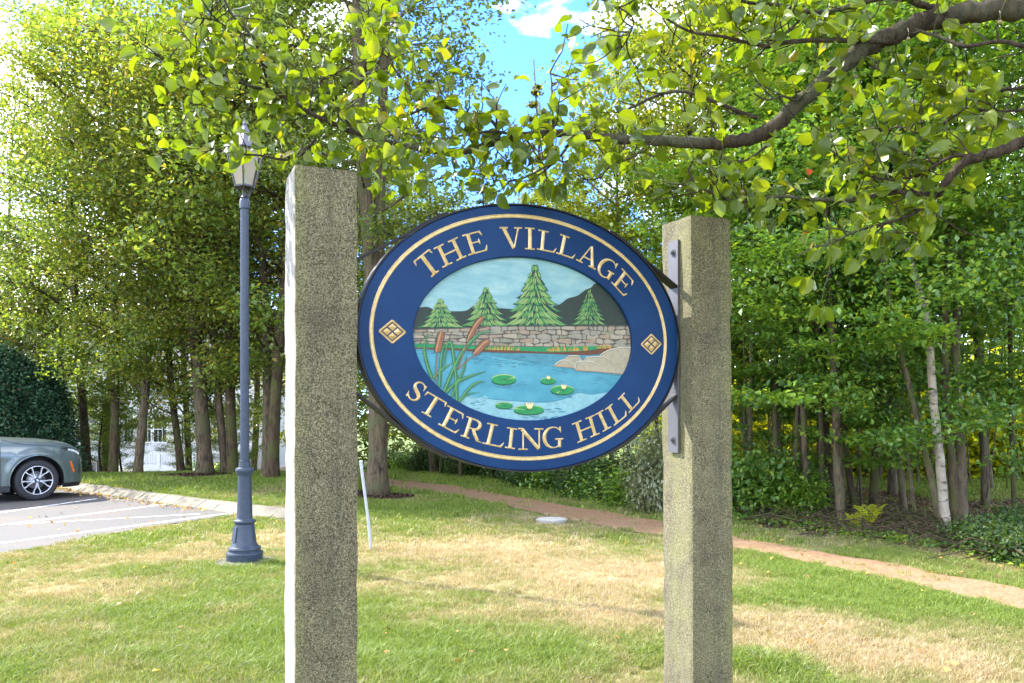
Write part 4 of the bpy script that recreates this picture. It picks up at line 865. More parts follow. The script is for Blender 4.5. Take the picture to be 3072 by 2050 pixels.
T_M = make_tree(21, 8.5, .09, 1.5, 2.4, 34, 19000, .10, BARK_D, LEAF_L, 'round', .22, .4)
def dupt(name, T, x, Y, rz, sc, label, group=None, lean=(0, 0), cat='tree'): return place_tree(name, T, G(x, Y), rz, sc, label, cat, group, lean)
dupt('oak_tree', T_OAK, 1122, 15.6, .4, 1.0, 'large oak with furrowed forked trunk in a mulch bed between left post and sign')
dupt('young_shade_tree', T_C, 603, 19.4, 1.0, 1.0, 'broad tree with ascending limbs in a dark mulch bed behind the lamp post')
dupt('dark_leaning_tree', T_A, 335, 20.6, 2.2, .92, 'dark trunked tree leaning slightly beside the white bench', lean=(0, .03))
dupt('thick_trunk_tree', T_A2, 427, 20.0, .2, .95, 'dark thick trunked tree hiding one end of the bench')
dupt('slim_tree', T_M, 530, 20.6, .9, .95, 'slim straight tree in front of the white porch railing')
dupt('roadside_tree', T_A, 243, 22, 4.2, 1.0, 'dark straight trunk behind the nose of the parked car')
dupt('grey_trunk_tree', T_A2, 663, 19.6, 3.2, .9, 'grey trunked tree left of the lamp post shaft')
dupt('broad_trunk_tree', T_A, 703, 19.3, 5.2, 1.05, 'broad dark trunk directly behind the lamp post')
dupt('rough_bark_tree', T_A2, 795, 18.6, 1.2, 1.0, 'rough barked tree between lamp post and left granite post')
dupt('ivy_trunk_tree', T_A, 845, 18.2, .3, 1.1, 'thick tree partly hidden by the left granite post')
dupt('tall_sparse_tree', T_B, 176, 24, .5, 1.0, 'tall sparse tree against the cloudy sky at upper left')
dupt('edge_tree', T_B, 10, 26, 2.5, .8, 'thin leaved tree at the left edge above the car', lean=(0, -.05))
dupt('low_edge_tree', T_C, -10, 24, 3.5, .72, 'yellow green bushy tree over the dark evergreen at left')
for i, (x, Y, T, sc) in enumerate(((330, 27, T_A, 1.0), (560, 28, T_A2, 1.05), (900, 26, T_A, 1.15), (1150, 27, T_A2, .9), (760, 31, T_A2, 1.2), (130, 30, T_M, 1.1))):
    dupt('background_tree', T, x, Y, i*1.7, sc, ['tree filling the gap above the bench', 'tall tree behind the broad mulched tree', 'tall dense tree behind the left granite post', 'tree behind the oak trunk', 'tall tree farther back behind the lantern', 'low tree behind the parked car hood'][i], 'trees behind the left lawn')
for i, (x, Y, sc, lb) in enumerate(((305, 23.5, .30, 'small leafy sapling in front of the air conditioner'), (365, 24.5, .28, 'small leafy sapling above the bench'), (560, 24.5, .26, 'small leafy sapling before the porch end'), (690, 26, .34, 'small leafy sapling behind the lamp post base'))):
    dupt('young_sapling', T_M, x, Y, i*1.3, (sc*1.3, sc*1.3, sc), lb, 'saplings below the left trees')
# centre, behind the sign
for i, (x, Y, T, sc, lb) in enumerate(((1290, 22, T_M, .95, 'tree behind the left half of the blue sign'), (1480, 22, T_M, .86, 'low tree behind the top of the blue sign'), (1660, 20, T_Y, .66, 'sunlit low tree behind the right half of the sign'), (1400, 29, T_A2, .62, 'distant tree in the gap above the sign'),
        (1850, 17, T_Y, .72, 'yellow green tree beside the right strap of the sign'), (1990, 19, T_Y, .98, 'tall yellow green tree rising above the right granite post'), (1780, 26, T_Y, .75, 'pale tree far behind the right strap'))):
    dupt('woodland_tree', T, x, Y, i*2.1+.4, sc, lb, 'trees behind the sign')
dupt('slender_tree', T_SP, 1610, 23, .3, 1.0, 'slender spire shaped tree standing alone in the sky gap')
dupt('slender_tree', T_SP, 1440, 24, 1.3, .82, 'short slender tree top left of the lone spire tree')
dupt('slender_tree', T_SP, 1740, 22, 2.3, .72, 'small slender tree top right of the lone spire tree')
# right woods: traced trunks
def wtree(name, pts, r0, bark, T, csc, label, cdz=0.0, group=None, Yt=None, extra=4.5):
    b = gp(*pts[0]); P = [b] + [px(x, y, b.y+.12*i) for i, (x, y) in enumerate(pts[1:], 1)]
    d = (P[-1]-P[-2]).normalized(); P.append(P[-1]+d*extra); n = len(P)
    o = empty(name, b, 0, label, 'tree', group); mb = MB(); Q_ = [p-b for p in P]; Q_.insert(0, Vector((0, 0, -.15))); Q_[1] = Q_[1]+Vector((0, 0, .05))
    h = max(q.z for q in Q_); R_ = [r0*1.25]+[max(.012, r0*(1-.75*q.z/h)) for q in Q_[1:]]
    # densify
    D = []; DR = []
    for i in range(len(Q_)-1):
        for k in range(4): D.append(Q_[i].lerp(Q_[i+1], k/4)+Vector((random.uniform(-1, 1), random.uniform(-1, 1), 0))*r0*.12); DR.append(R_[i]+(R_[i+1]-R_[i])*k/4)
    D.append(Q_[-1]); DR.append(R_[-1]); mb.tube(D, DR, 10, jit=.04); mb.obj('trunk', bark, o, smooth=True)
    c = put('crown', T[1], o, (D[-1].x*.6, D[-1].y*.6, 1.35+cdz+random.uniform(-.4, .6)-T_Z[id(T)]*csc), (0, 0, random.uniform(0, 6.28)), csc); return o
T_Z = {id(T_R): 3.4, id(T_R2): 3.8, id(T_Y): 2.6, id(T_S): 1.6, id(T_M): 1.5}
T_H = {id(T_R): 12, id(T_R2): 12.5, id(T_Y): 11.5, id(T_S): 8.5, id(T_M): 8.5}
wtree('birch_tree', [(2839, 1599), (2826, 1450), (2810, 1300), (2797, 1146), (2781, 955), (2737, 796), (2690, 640)], .0646, BIRCH, T_R2, .8, 'pale birch with bent white trunk leaning out of the woods', -.4)
wtree('dark_trunk_tree', [(2868, 1588), (2856, 1400), (2836, 1200), (2830, 950), (2850, 700)], .0646, BARK_D, T_R2, .85, 'dark straight trunk just behind the birch')
wtree('mossy_trunk_tree', [(2886, 1572), (2884, 1400), (2872, 1200), (2868, 1000), (2885, 700)], .0760, BARK, T_R2, .95, 'smooth mossy grey trunk right of the birch')
wtree('rough_oak_tree', [(2523, 1567), (2518, 1450), (2508, 1300), (2500, 1100), (2490, 900)], .0722, BARK_O, T_R, .95, 'rough brown trunk above the ferns')
wtree('leaning_grey_tree', [(2820, 1588), (2790, 1420), (2740, 1210), (2700, 1050), (2660, 850)], .0456, BARK, T_S, 1.3, 'slim grey trunk leaning left of the birch')
wtree('black_trunk_tree', [(2494, 1524), (2488, 1400), (2475, 1200), (2470, 1000)], .0570, BARK_D, T_S, 1.3, 'black trunk left of the rough brown trunk')
wtree('black_trunk_tree', [(2560, 1532), (2545, 1400), (2528, 1250), (2510, 1000)], .0570, BARK_D, T_S, 1.3, 'black leaning trunk right of the rough brown trunk')
wtree('black_trunk_tree', [(2619, 1533), (2626, 1400), (2632, 1200), (2640, 1000)], .0760, BARK_D, T_R, .8, 'widest black trunk standing alone right of the ferns')
wtree('curved_tree', [(2712, 1535), (2700, 1400), (2675, 1250), (2660, 1100), (2655, 900)], .0570, BARK, T_S, 1.4, 'curved brown trunk bending left above the brush')
wtree('thin_curved_tree', [(2746, 1561), (2728, 1420), (2712, 1280), (2700, 1100)], .0304, BARK, T_S, 1.1, 'thin curved stem between bent trunk and birch')
wtree('maple_tree', [(2420, 1545), (2412, 1300), (2400, 1050), (2395, 800)], .0532, BARK, T_R, .92, 'maple with layered sprays of leaves right of the granite post', -.6)
wtree('maple_tree', [(2330, 1520), (2325, 1250), (2330, 950)], .0608, BARK, T_R, .9, 'second maple with horizontal leaf layers close to the post', -.8)
wtree('right_edge_tree', [(3043, 1548), (3035, 1300), (3030, 1000), (3040, 700)], .0418, BARK_D, T_R2, .8, 'dark slender tree at the far right edge')
wtree('maple_tree', [(2250, 1530), (2250, 1250), (2258, 950)], .05, BARK, T_R, .62, 'small maple hugging the right side of the granite post', -.5)
wtree('maple_tree', [(2470, 1540), (2462, 1300), (2455, 1000)], .045, BARK, T_R, .66, 'small maple between the layered maple and the rough brown trunk', -.3)
rs = random.Random(31)
for i in range(60):
    x = rs.uniform(2230, 3250); Y = rs.uniform(12.5, 21); yb = YH+EYE*FPX/Y; yb = min(yb, 1560); tx = x+rs.uniform(-70, 70)
    T = T_S; r_ = rs.choice((.013, .016, .02, .026, .04)); 
    wtree('sapling', [(x, yb), (x+(tx-x)*.35+rs.uniform(-8, 8), yb-180), (x+(tx-x)*.7, yb-420), (tx, yb-700)], r_, rs.choice((BARK, BARK, BARK_D)), T, rs.uniform(.7, 1.1), 'thin dark sapling in the sunlit woods at right', 0, 'thin saplings in the right woods', extra=3.0)
for i in range(14):
    x = rs.uniform(1180, 2000); Y = rs.uniform(17, 24)*(1.15-(x-1180)/3200); yb = YH+EYE*FPX/Y
    wtree('edge_sapling', [(x, yb), (x+rs.uniform(-10, 10), yb-150), (x+rs.uniform(-30, 30), yb-420)], rs.choice((.02, .03, .045)), BARK_D, T_S, rs.uniform(.6, .85), 'thin sapling at the woods edge behind the sign', 0, 'thin saplings behind the sign', extra=2.0)
for i, (x, Y, T, sc, lb) in enumerate(((2080, 15.5, T_Y, .95, 'yellow green tree directly above the right granite post'), (2260, 17, T_Y, 1.05, 'tall sunlit tree behind the hanging pear branch'), (2470, 15, T_R2, 1.05, 'green tree filling the woods right of the post'), (2700, 16, T_R2, 1.1, 'tall green tree behind the bent birch'),
        (2930, 14, T_R2, .9, 'dense green tree at the right side of the woods'), (3120, 12.5, T_R, .95, 'layered green tree at the right edge'))):
    dupt('woodland_tree', T, x, Y, i*1.9, sc, lb, 'trees in the right woods')
# shrubs
def make_shrub(seed, w_, h, n, ls, mat, dense=.16, up=.6):
    r = np.random.default_rng(seed); rr = random.Random(seed); mb = MB(); cl = []
    for i in range(26):
        a = rr.uniform(0, 6.28); e = Vector((math.cos(a)*w_*rr.uniform(.2, 1), math.sin(a)*w_*rr.uniform(.2, 1), h*rr.uniform(.35, 1.0))); e.z *= 1-.35*(e.xy.length/w_)
        mb.tube([Vector((e.x*.1, e.y*.1, -.05)), Vector((e.x*.45, e.y*.45, e.z*.55)), e], [.014, .009, .004], 5); cl += [e, e*.8, Vector((e.x*.7, e.y*.7, e.z*.6)), Vector((e.x*.85, e.y*.85, e.z*.35))]
    cc = np.array([tuple(c) for c in cl]); C = cc[r.integers(0, len(cc), n)] + r.normal(0, dense, (n, 3)); C[:, 2] = np.abs(C[:, 2])
    return mb.mesh('stems', BARK, True), leaf_mesh('foliage', C, ls, mat, seed, up=up)
S_1 = make_shrub(1, .8, 1.4, 5000, .085, LEAF_S); S_2 = make_shrub(2, .9, 1.1, 5000, .09, LEAF_R, .2); S_3 = make_shrub(3, 1.6, 3.2, 4200, .12, LEAF_Y, .34); S_5 = make_shrub(5, .8, 1.5, 4200, .085, leafmat('leaf_pale_shrub', [(0, (.09,.12,.05)), (.5, (.16,.19,.10)), (1, (.27,.29,.18))], .35, 1.3, .4, .45)); S_4 = make_shrub(4, .55, .5, 2600, .07, LEAF_S, .12)
def shrub(M_, loc, rz, sc, label, group=None, name='shrub'):
    o = empty(name, loc, rz, label, 'shrub', group); o.scale = sc if hasattr(sc, '__len__') else (sc,)*3; put('stems', M_[0], o); put('foliage', M_[1], o)
shrub(S_5, G(1950, 13.0), 0, (.62, .62, 1.05), 'pale glossy leaved bush touching the lower left edge of the right post')
shrub(S_2, G(2240, 12.9), 1, (.9, .9, 1.0), 'dark bush close to the right side of the post')
rs = random.Random(5)
for i in range(15):
    x = 1170+i*57; c = float(np.interp(x, [1180, 1340, 1500, 1700, 1850, 2000], [1400, 1418, 1440, 1480, 1515, 1535])); Y = EYE*FPX/(c-YH)+rs.uniform(.2, .9)
    shrub(rs.choice((S_1, S_2, S_1)), G(x, Y), rs.uniform(0, 6), (rs.uniform(.7, 1.1), rs.uniform(.6, .9), rs.uniform(.5, .95)), 'low green shrub along the woods edge behind the sign', 'shrubs along the woods edge', 'edge_shrub')
for i in range(6):
    x = rs.uniform(2230, 2400); shrub(rs.choice((S_1, S_2)), G(x, rs.uniform(12.6, 15.5)), rs.uniform(0, 6), rs.uniform(.5, .9), 'shadowed shrub in the woods right of the post', 'shrubs under the maples', 'understory_shrub')
for i, (x, y, s) in enumerate(((2905, 1640, .6), (2965, 1662, .7), (3030, 1668, .75), (3085, 1695, .7), (2985, 1610, .62), (3055, 1605, .8), (2860, 1622, .4), (3130, 1640, .8))):
    shrub(S_1 if s > .8 else S_4, gp(x, y), i, s, ['low dark green plant right of the birch foot', 'leafy bush at the grass edge near the right side', 'dark bush at the right edge', 'bush at the right edge nearest the lawn', 'tall bush behind the low plants at right', 'tallest bush at the right edge', 'smallest plant at the birch foot', 'bush beyond the right edge of the lawn'][i], 'bushes right of the birch')
for i in range(26):
    x = 2050+i*52+rs.uniform(-20, 20); shrub(S_3, G(x, rs.uniform(20.5, 26)), rs.uniform(0, 6), rs.uniform(.7, 1.5), 'bright yellow green bush lit by the sun beyond the woods', 'sunlit bushes beyond the woods', 'sunlit_bush')
# dark evergreens on the left
r = np.random.default_rng(3); n = 30000; a = r.uniform(0, 6.283, n); z = r.uniform(0, 1, n)**.85; rad = (1-z)**.35*.95*(.72+.3*r.random(n)**.5)*(1+.16*np.sin(a*5+z*9)+.14*np.sin(a*11-z*21)+.12*np.sin(a*23+z*37))
C = np.stack([np.cos(a)*rad*1.35, np.sin(a)*rad*1.35, z*3.6], 1)+r.normal(0, .10, (n, 3)); C[:, 2] = np.maximum(C[:, 2], .03)
AV = leaf_mesh('foliage', C, .10, LEAF_E, 5, up=.0, ratio=.5, droop=-.4); mb = MB(); mb.tube([(0,0,-.1),(0,0,1.5),(.03,0,3.1)], [.09,.06,.02], 8); AVT = mb.mesh('trunk', BARK_D, True)
for i, (x, Y, sc, lb) in enumerate(((108, 20.3, .76, 'dark evergreen nearest the car hood'), (0, 19.8, .88, 'tall dark evergreen above the parked car'), (-95, 20.5, 1.0, 'dark evergreen at the left frame edge'))):
    o = empty('evergreen', G(x, Y), i*2, lb, 'evergreen', 'dark evergreens behind the car'); o.scale = (sc,)*3; put('trunk', AVT, o); put('foliage', AV, o)
# far wood
r = np.random.default_rng(9); n = 80000; a = r.uniform(-1.0, 1.0, n); D0 = r.uniform(44, 62, n); hh = 6.0+3.0*vn(a*60, 0*a, .35, 31)+2.5*vn(a*60, 0*a, 1.1, 32); hh = np.where(np.abs(a+.12) < .16, hh*1.0, hh*1.25)
z = hh*r.uniform(0, 1, n)**.8; C = np.stack([np.sin(a)*D0*1.15, np.cos(a)*D0, z], 1); X_ = C[:, 0]; ok = ~((X_ > -27) & (X_ < -10) & (C[:, 1] < 50)); C = C[ok]; C[:, 2] += gz(C[:, 0], C[:, 1])
o = put('distant_woods', leaf_mesh('distant_woods', C, .42, leafmat('leaf_far_woods', [(0, (.03,.05,.015)), (.5, (.06,.09,.022)), (1, (.13,.15,.04))], .35, 1.4, .6, .2, lowfreq=(.15, (1.3,1.2,.7))), 4)); tag(o, 'far mass of woodland closing the horizon', 'woods', kind='stuff')
# ferns
def fern(loc, sc, label, seed):
    rr = random.Random(seed); o = empty('fern', loc, rr.uniform(0, 6), label, 'fern', 'ferns at the woods edge'); 
    for k in range(9):
        a = k*.7+rr.uniform(-.2, .2); ln = .42*sc*rr.uniform(.7, 1.1); mb = MB(); P_ = [Vector((math.cos(a)*ln*t*.62, math.sin(a)*ln*t*.62, ln*(1.75*t-.85*t*t))) for t in np.linspace(0, 1, 12)]
        mb.tube(P_, [.003]*12, 4, cap=False); s = Vector((-math.sin(a), math.cos(a), 0))
        for i in range(1, 12):
            w_ = .085*sc*math.sin(math.pi*(i/12*.85+.12)); d = (P_[i]-P_[i-1])
            for sg in (-1, 1): mb.add([P_[i], P_[i]+s*sg*w_*.5+d*.35, P_[i]+s*sg*w_+d*.2-Vector((0,0,.01)), P_[i]+s*sg*w_*.5-d*.25], [(0,1,2,3)])
        mb.obj('frond', LEAF_Y, o)
fern(gp(2565, 1590), .6, 'low yellow green fern left of the upright one', 1); fern(gp(2608, 1588), .9, 'tall upright yellow green fern at the edge of the brush', 2)
# fallen branches and litter on the woodland floor
rr = random.Random(77); mb = MB()
for i in range(420):
    x = rr.uniform(2180, 3150); c = float(np.interp(x, [2205, 2500, 2750, 3072], [1565, 1608, 1640, 1705])); y = c-rr.uniform(4, 75); p0 = gp(x, y); a = rr.uniform(0, 6.28); ln = rr.uniform(.2, 1.3)
    z = rr.uniform(.01, .22); P_ = [p0+Vector((0, 0, z*.5)), p0+Vector((math.cos(a)*ln*.5, math.sin(a)*ln*.3, z+rr.uniform(0, .1))), p0+Vector((math.cos(a+.3)*ln, math.sin(a+.3)*ln*.6, z*.6))]; r_ = rr.uniform(.004, .014); mb.tube(P_, [r_, r_*.8, r_*.4], 4, cap=False)
o = mb.obj('fallen_branches', BARK_D); tag(o, 'tangle of fallen branches on the woodland floor at right', 'fallen branches', kind='stuff')
r = np.random.default_rng(12); n = 5200; X = []; 
x = r.uniform(1150, 3200, n); c = np.interp(x, [1180, 1340, 1500, 1700, 2000, 2205, 2500, 2750, 3072], [1400, 1418, 1440, 1480, 1535, 1565, 1608, 1640, 1705]); y = c-np.abs(r.normal(0, 28, n))+r.normal(0, 5, n)+2; y = np.maximum(y, 1330)
Y = EYE*FPX/(y-YH); C = np.stack([(x-CX)/FPX*Y, Y, .02+.07*r.random(n)], 1)
o = put('woodland_ground_cover', leaf_mesh('woodland_ground_cover', C, .06, LEAF_R, 6, up=1.5)); tag(o, 'low leafy weeds and seedlings along the woods edge', 'ground cover', kind='stuff')
n = 9000; x = r.uniform(2000, 3300, n); Y = r.uniform(8.8, 22, n); C = np.stack([(x-CX)/FPX*Y, Y, .004+.02*r.random(n)], 1); C = C[inpoly(C[:, 0], C[:, 1], WOODS)]
LITT = leafmat('dead_leaf', [(0, (.06,.035,.02)), (.6, (.15,.09,.045)), (1, (.3,.2,.1))], .15, 1.0, .7, .2)
o = put('leaf_litter', leaf_mesh('leaf_litter', C, .07, LITT, 8, up=2.5)); tag(o, 'brown leaf litter on the shaded woodland floor', 'leaf litter', kind='stuff')
pts = []
for (x0, x1, y0, y1, k) in ((2210, 3072, 1580, 1760, 60), (1500, 3072, 1640, 2040, 36), (40, 640, 1680, 2040, 12), (1000, 1500, 1900, 2045, 8), (0, 850, 1490, 1600, 60)):
    for i in range(k): p_ = gp(r.uniform(x0, x1), r.uniform(y0, y1)); pts.append((p_.x, p_.y, .045 if not inpoly(np.array([p_.x]), np.array([p_.y]), LOT)[0] else .022))
for i in range(420):
    q_, d_ = along(KERB, r.uniform(.5, 9.5)); nn_ = Vector((d_.y, -d_.x, 0)); nn_ = nn_ if nn_.y < 0 else -nn_; q_ = q_+nn_*abs(r.normal(0, .16)); pts.append((q_.x, q_.y, .022))
FALL = leafmat('fallen_leaf', [(0, (.10,.06,.03)), (.4, (.35,.2,.06)), (.75, (.55,.42,.08)), (1, (.5,.2,.1))], .2, 1.0, .6, .3)
o = put('fallen_leaves', leaf_mesh('fallen_leaves', np.array(pts), .05, FALL, 8, up=3, ratio=.8)); tag(o, 'scattered yellow and brown fallen leaves on lawn and asphalt', 'fallen leaves', kind='stuff')
# mulch chips round the two bedded trees
C = []
for (bx, by, rx, ry) in ((1130, 1492, .72, .55), (590, 1447, .85, .6)):
    c = gp(bx, by); 
    for i in range(900): a = r.uniform(0, 6.283); q = math.sqrt(r.random()); C.append((c.x+math.cos(a)*q*rx, c.y+math.sin(a)*q*ry, float(gz(c.x+math.cos(a)*q*rx, c.y+math.sin(a)*q*ry))+.015+.02*r.random()))
o = put('bark_mulch', leaf_mesh('bark_mulch', np.array(C), .06, leafmat('mulch_chip', [(0, (.03,.018,.012)), (.7, (.09,.055,.04)), (1, (.16,.11,.08))], .05, 1, .9, .1), 2, up=1.5, ratio=.4)); tag(o, 'dark bark mulch around the oak and the broad tree', 'mulch', kind='stuff')
# ------------------------------------------------------------------ parked SUV
def car():
    W0 = .95
    PAINT = N('green_grey_car_paint'); lw = PAINT.bsdf((.10,.13,.13), .28, .35, .5, coat=.6)
    BLK = flat('black_plastic', (.018,.018,.018), .6, .2, 30); RUB = flat('tyre_rubber', (.02,.02,.022), .8, .2, 40); SIL = flat('machined_alloy', (.55,.55,.56), .3, .08, 30, .6); DKR = flat('dark_rim', (.03,.03,.032), .4, .2, 30, .3)
    GLS = N('car_glass'); GLS = GLS.bsdf((.02,.025,.028), .05, 0, .6); ORA = flat('orange_reflector', (.62,.13,.02), .3, .1, 30); HL = flat('headlight_lens', (.6,.62,.62), .12, .25, 25, .2); WH = flat('badge_white', (.75,.76,.78), .3); BLU = flat('badge_blue', (.03,.14,.5), .3)
    h = math.radians(48); p0 = Vector((-8.80, 14.80, .012)); root = empty('parked_car', p0, h, 'green grey SUV parked nose first at the granite kerb, only its front half in view', 'car')
    # local origin: ground under near (right) front wheel centre; x forward, y left
    yc = .87                                      # centre line offset from wheel face
    tl = [(.90,.60),(.88,.70),(.84,.82),(.78,.91),(.68,.98),(.5,1.035),(.25,1.07),(0,1.09),(-.4,1.115),(-.9,1.14),(-1.6,1.15),(-2.8,1.17),(-3.6,1.18),(-3.75,1.1),(-3.83,.9),(-3.85,.7)]
    def zt(l): return float(np.interp(-l, [-a for a, _ in tl], [b for _, b in tl]))
    def wf(l): return float(np.interp(-l, [-.90,-.88,-.8,-.65,-.4,0,.5,2.9,3.5,3.8,3.85], [.50,.62,.76,.86,.925,.945,.95,.95,.92,.80,.70]))
    def bot(l):
        z = .30
        for lc in (0, -2.86):
            if abs(l-lc) < .455: z = max(z, .375+math.sqrt(max(0, .455**2-(l-lc)**2)))
        return z
    def flare(l, z):
        e = 0
        for lc in (0, -2.86):
            d = math.hypot(l-lc, z-.375); e += .022*max(0, 1-abs(d-.5)/.09)
        return e
    def side(l, z):                                # half width of body side at height
        w_ = wf(l); t = zt(l); s = z/t
        return w_*(1-.035*max(0, (.55-s))/.55 - .10*max(0, (s-.72)/.28)**2) + flare(l, z) + .012*math.exp(-((z-.84)/.05)**2)*(l < .3)
    ls = sorted(set([round(.90-.02*i, 3) for i in range(3)]+[round(.84-.03*i, 3) for i in range(158)]+[-3.83, -3.85]), reverse=True)
    V = []; nr = 12
    for l in ls:
        zb = bot(l); z1 = zt(l); zb = min(zb, z1-.04)
        for k in range(nr+1): z = zb+(z1-zb)*k/nr; V.append((l, side(l, z), z))
    F = [(i*(nr+1)+k, (i+1)*(nr+1)+k, (i+1)*(nr+1)+k+1, i*(nr+1)+k+1) for i in range(len(ls)-1) for k in range(nr)]
    for sg in (-1, 1):
        mb = MB(); mb.add([(x, yc+sg*y, z) for x, y, z in V], F if sg > 0 else [tuple(reversed(f)) for f in F]); o = mb.obj('body_side', PAINT.m if hasattr(PAINT, 'm') else PAINT, root, smooth=True)
    # hood, tail top, nose
    V = []; nc = 14
    hl = [l for l in ls if l > -1.15]
    for l in hl:
        w_ = side(l, zt(l))
        for k in range(nc+1):
            u = -1+2*k/nc; V.append((l - .0*u*u, yc+u*w_, zt(l)+.055*(1-abs(u)**2.4)*min(1, (.9-l)/.25)+.012*math.exp(-((abs(u)-.62)/.06)**2)))
    mb = MB(); mb.add(V, [(i*(nc+1)+k, i*(nc+1)+k+1, (i+1)*(nc+1)+k+1, (i+1)*(nc+1)+k) for i in range(len(hl)-1) for k in range(nc)]); mb.obj('hood', PAINT.m, root, smooth=True)
    # nose face
    mb = MB(); V = []; zs = [.30,.36,.45,.55,.62]; 
    for z in zs:
        xo = {.30:.80,.36:.86,.45:.90,.55:.905,.62:.90}[z]
        for k in range(nc+1): u = -1+2*k/nc; V.append((xo+.05*(1-u*u), yc+u*.55, z))
    mb.add(V, [(i*(nc+1)+k, i*(nc+1)+k+1, (i+1)*(nc+1)+k+1, (i+1)*(nc+1)+k) for i in range(len(zs)-1) for k in range(nc)]); mb.obj('bumper', PAINT.m, root, smooth=True)
    for sg in (-1, 1):
        mb = MB(); 
        for k in range(5): mb.box(.935, .95, yc+sg*(.10+k*.05)-.008, yc+sg*(.10+k*.05)+.008, .50, .72)
        mb.box(.90, .938, yc+sg*.22-.15, yc+sg*.22+.15, .48, .74); mb.obj('grille', BLK, root)
    # cabin
    prof = [(-1.05, 1.10), (-1.75, 1.62), (-2.2, 1.68), (-3.1, 1.64), (-3.75, 1.15)]; mb = MB(); vs = []
    for l, z in prof:
        ins = .10+.16*(z-1.1)/.5; 
        for sg in (-1, 1): vs.append((l, yc+sg*(.93-ins), z))
        for sg in (-1, 1): vs.append((l if z > 1.3 else l, yc+sg*.90, 1.10))
    mb.add(vs, [(i*4, i*4+1, (i+1)*4+1, (i+1)*4) for i in range(4)] + [(i*4, (i+1)*4, (i+1)*4+2, i*4+2) for i in range(4)] + [(i*4+1, i*4+3, (i+1)*4+3, (i+1)*4+1) for i in range(4)]); mb.obj('cabin', PAINT.m, root)
    mb = MB(); mb.add([(-1.13, yc-.72, 1.17), (-1.13, yc+.72, 1.17), (-1.72, yc+.62, 1.60), (-1.72, yc-.62, 1.60)], [(0,1,2,3)]); o = mb.obj('windscreen', GLS, root); o.location = (.012, 0, .012)
    for sg in (-1, 1):
        mb = MB(); mb.add([(-1.35, yc+sg*.868, 1.17), (-3.45, yc+sg*.868, 1.17), (-3.05, yc+sg*.735, 1.58), (-1.82, yc+sg*.735, 1.58)], [(0,1,2,3)]); mb.obj('side_window', GLS, root)
    # sills and lower cladding, underbody
    for sg in (-1, 1):
        mb = MB(); mb.box(-2.42, -.45, yc+sg*.90-.03, yc+sg*.90+.03, .19, .30); mb.obj('sill', BLK, root)
        mb = MB(); V = []; LL = [.46, .55, .65, .75, .82, .86]
        for l in LL: V += [(l, yc+sg*(side(l, .31)+.004), .30), (l-.02, yc+sg*(side(l, .31)-.06), .21)]
        mb.add(V, [(i*2, i*2+1, i*2+3, i*2+2) for i in range(len(LL)-1)]); mb.obj('lower_cladding', BLK, root)
    mb = MB(); mb.box(-3.6, -.46, yc-.85, yc+.85, .24, .40); mb.box(.46, .80, yc-.55, yc+.55, .22, .45); mb.box(-.46, .46, yc-.58, yc+.58, .26, .95); mb.obj('underbody', BLK, root)
    for lc in (0, -2.86):
        for sg in (-1, 1):
            mb = MB(); V = []; n_ = 24
            for i in range(n_+1):
                a = -.25+(math.pi+.5)*i/n_
                for yy in (.935, .60): V.append((lc+.452*math.cos(a), yc+sg*yy, .375+.452*math.sin(a)))
            mb.add(V, [(i*2, i*2+1, i*2+3, i*2+2) for i in range(n_)]); mb.add([V[i*2+1] for i in range(n_+1)], [tuple(range(n_+1))]); mb.obj('wheel_arch', BLK, root)
            mb = MB(); V = []                       # dark lip round the arch
            for i in range(n_+1):
                a = -.17+(math.pi+.34)*i/n_; l_ = lc+.455*math.cos(a); z_ = .375+.455*math.sin(a)
                for rr_, yo in ((.455, .010), (.475, .006), (.475, -.02), (.455, -.02)): V.append((lc+rr_*math.cos(a), yc+sg*(side(l_, min(z_, zt(l_)-.1))+yo), .375+rr_*math.sin(a)))
            mb.add(V, [(i*4+k, i*4+(k+1) % 4, (i+1)*4+(k+1) % 4, (i+1)*4+k) for i in range(n_) for k in range(4)]); mb.obj('arch_trim', BLK if False else PAINT.m, root)
    # wheels
    me = {}
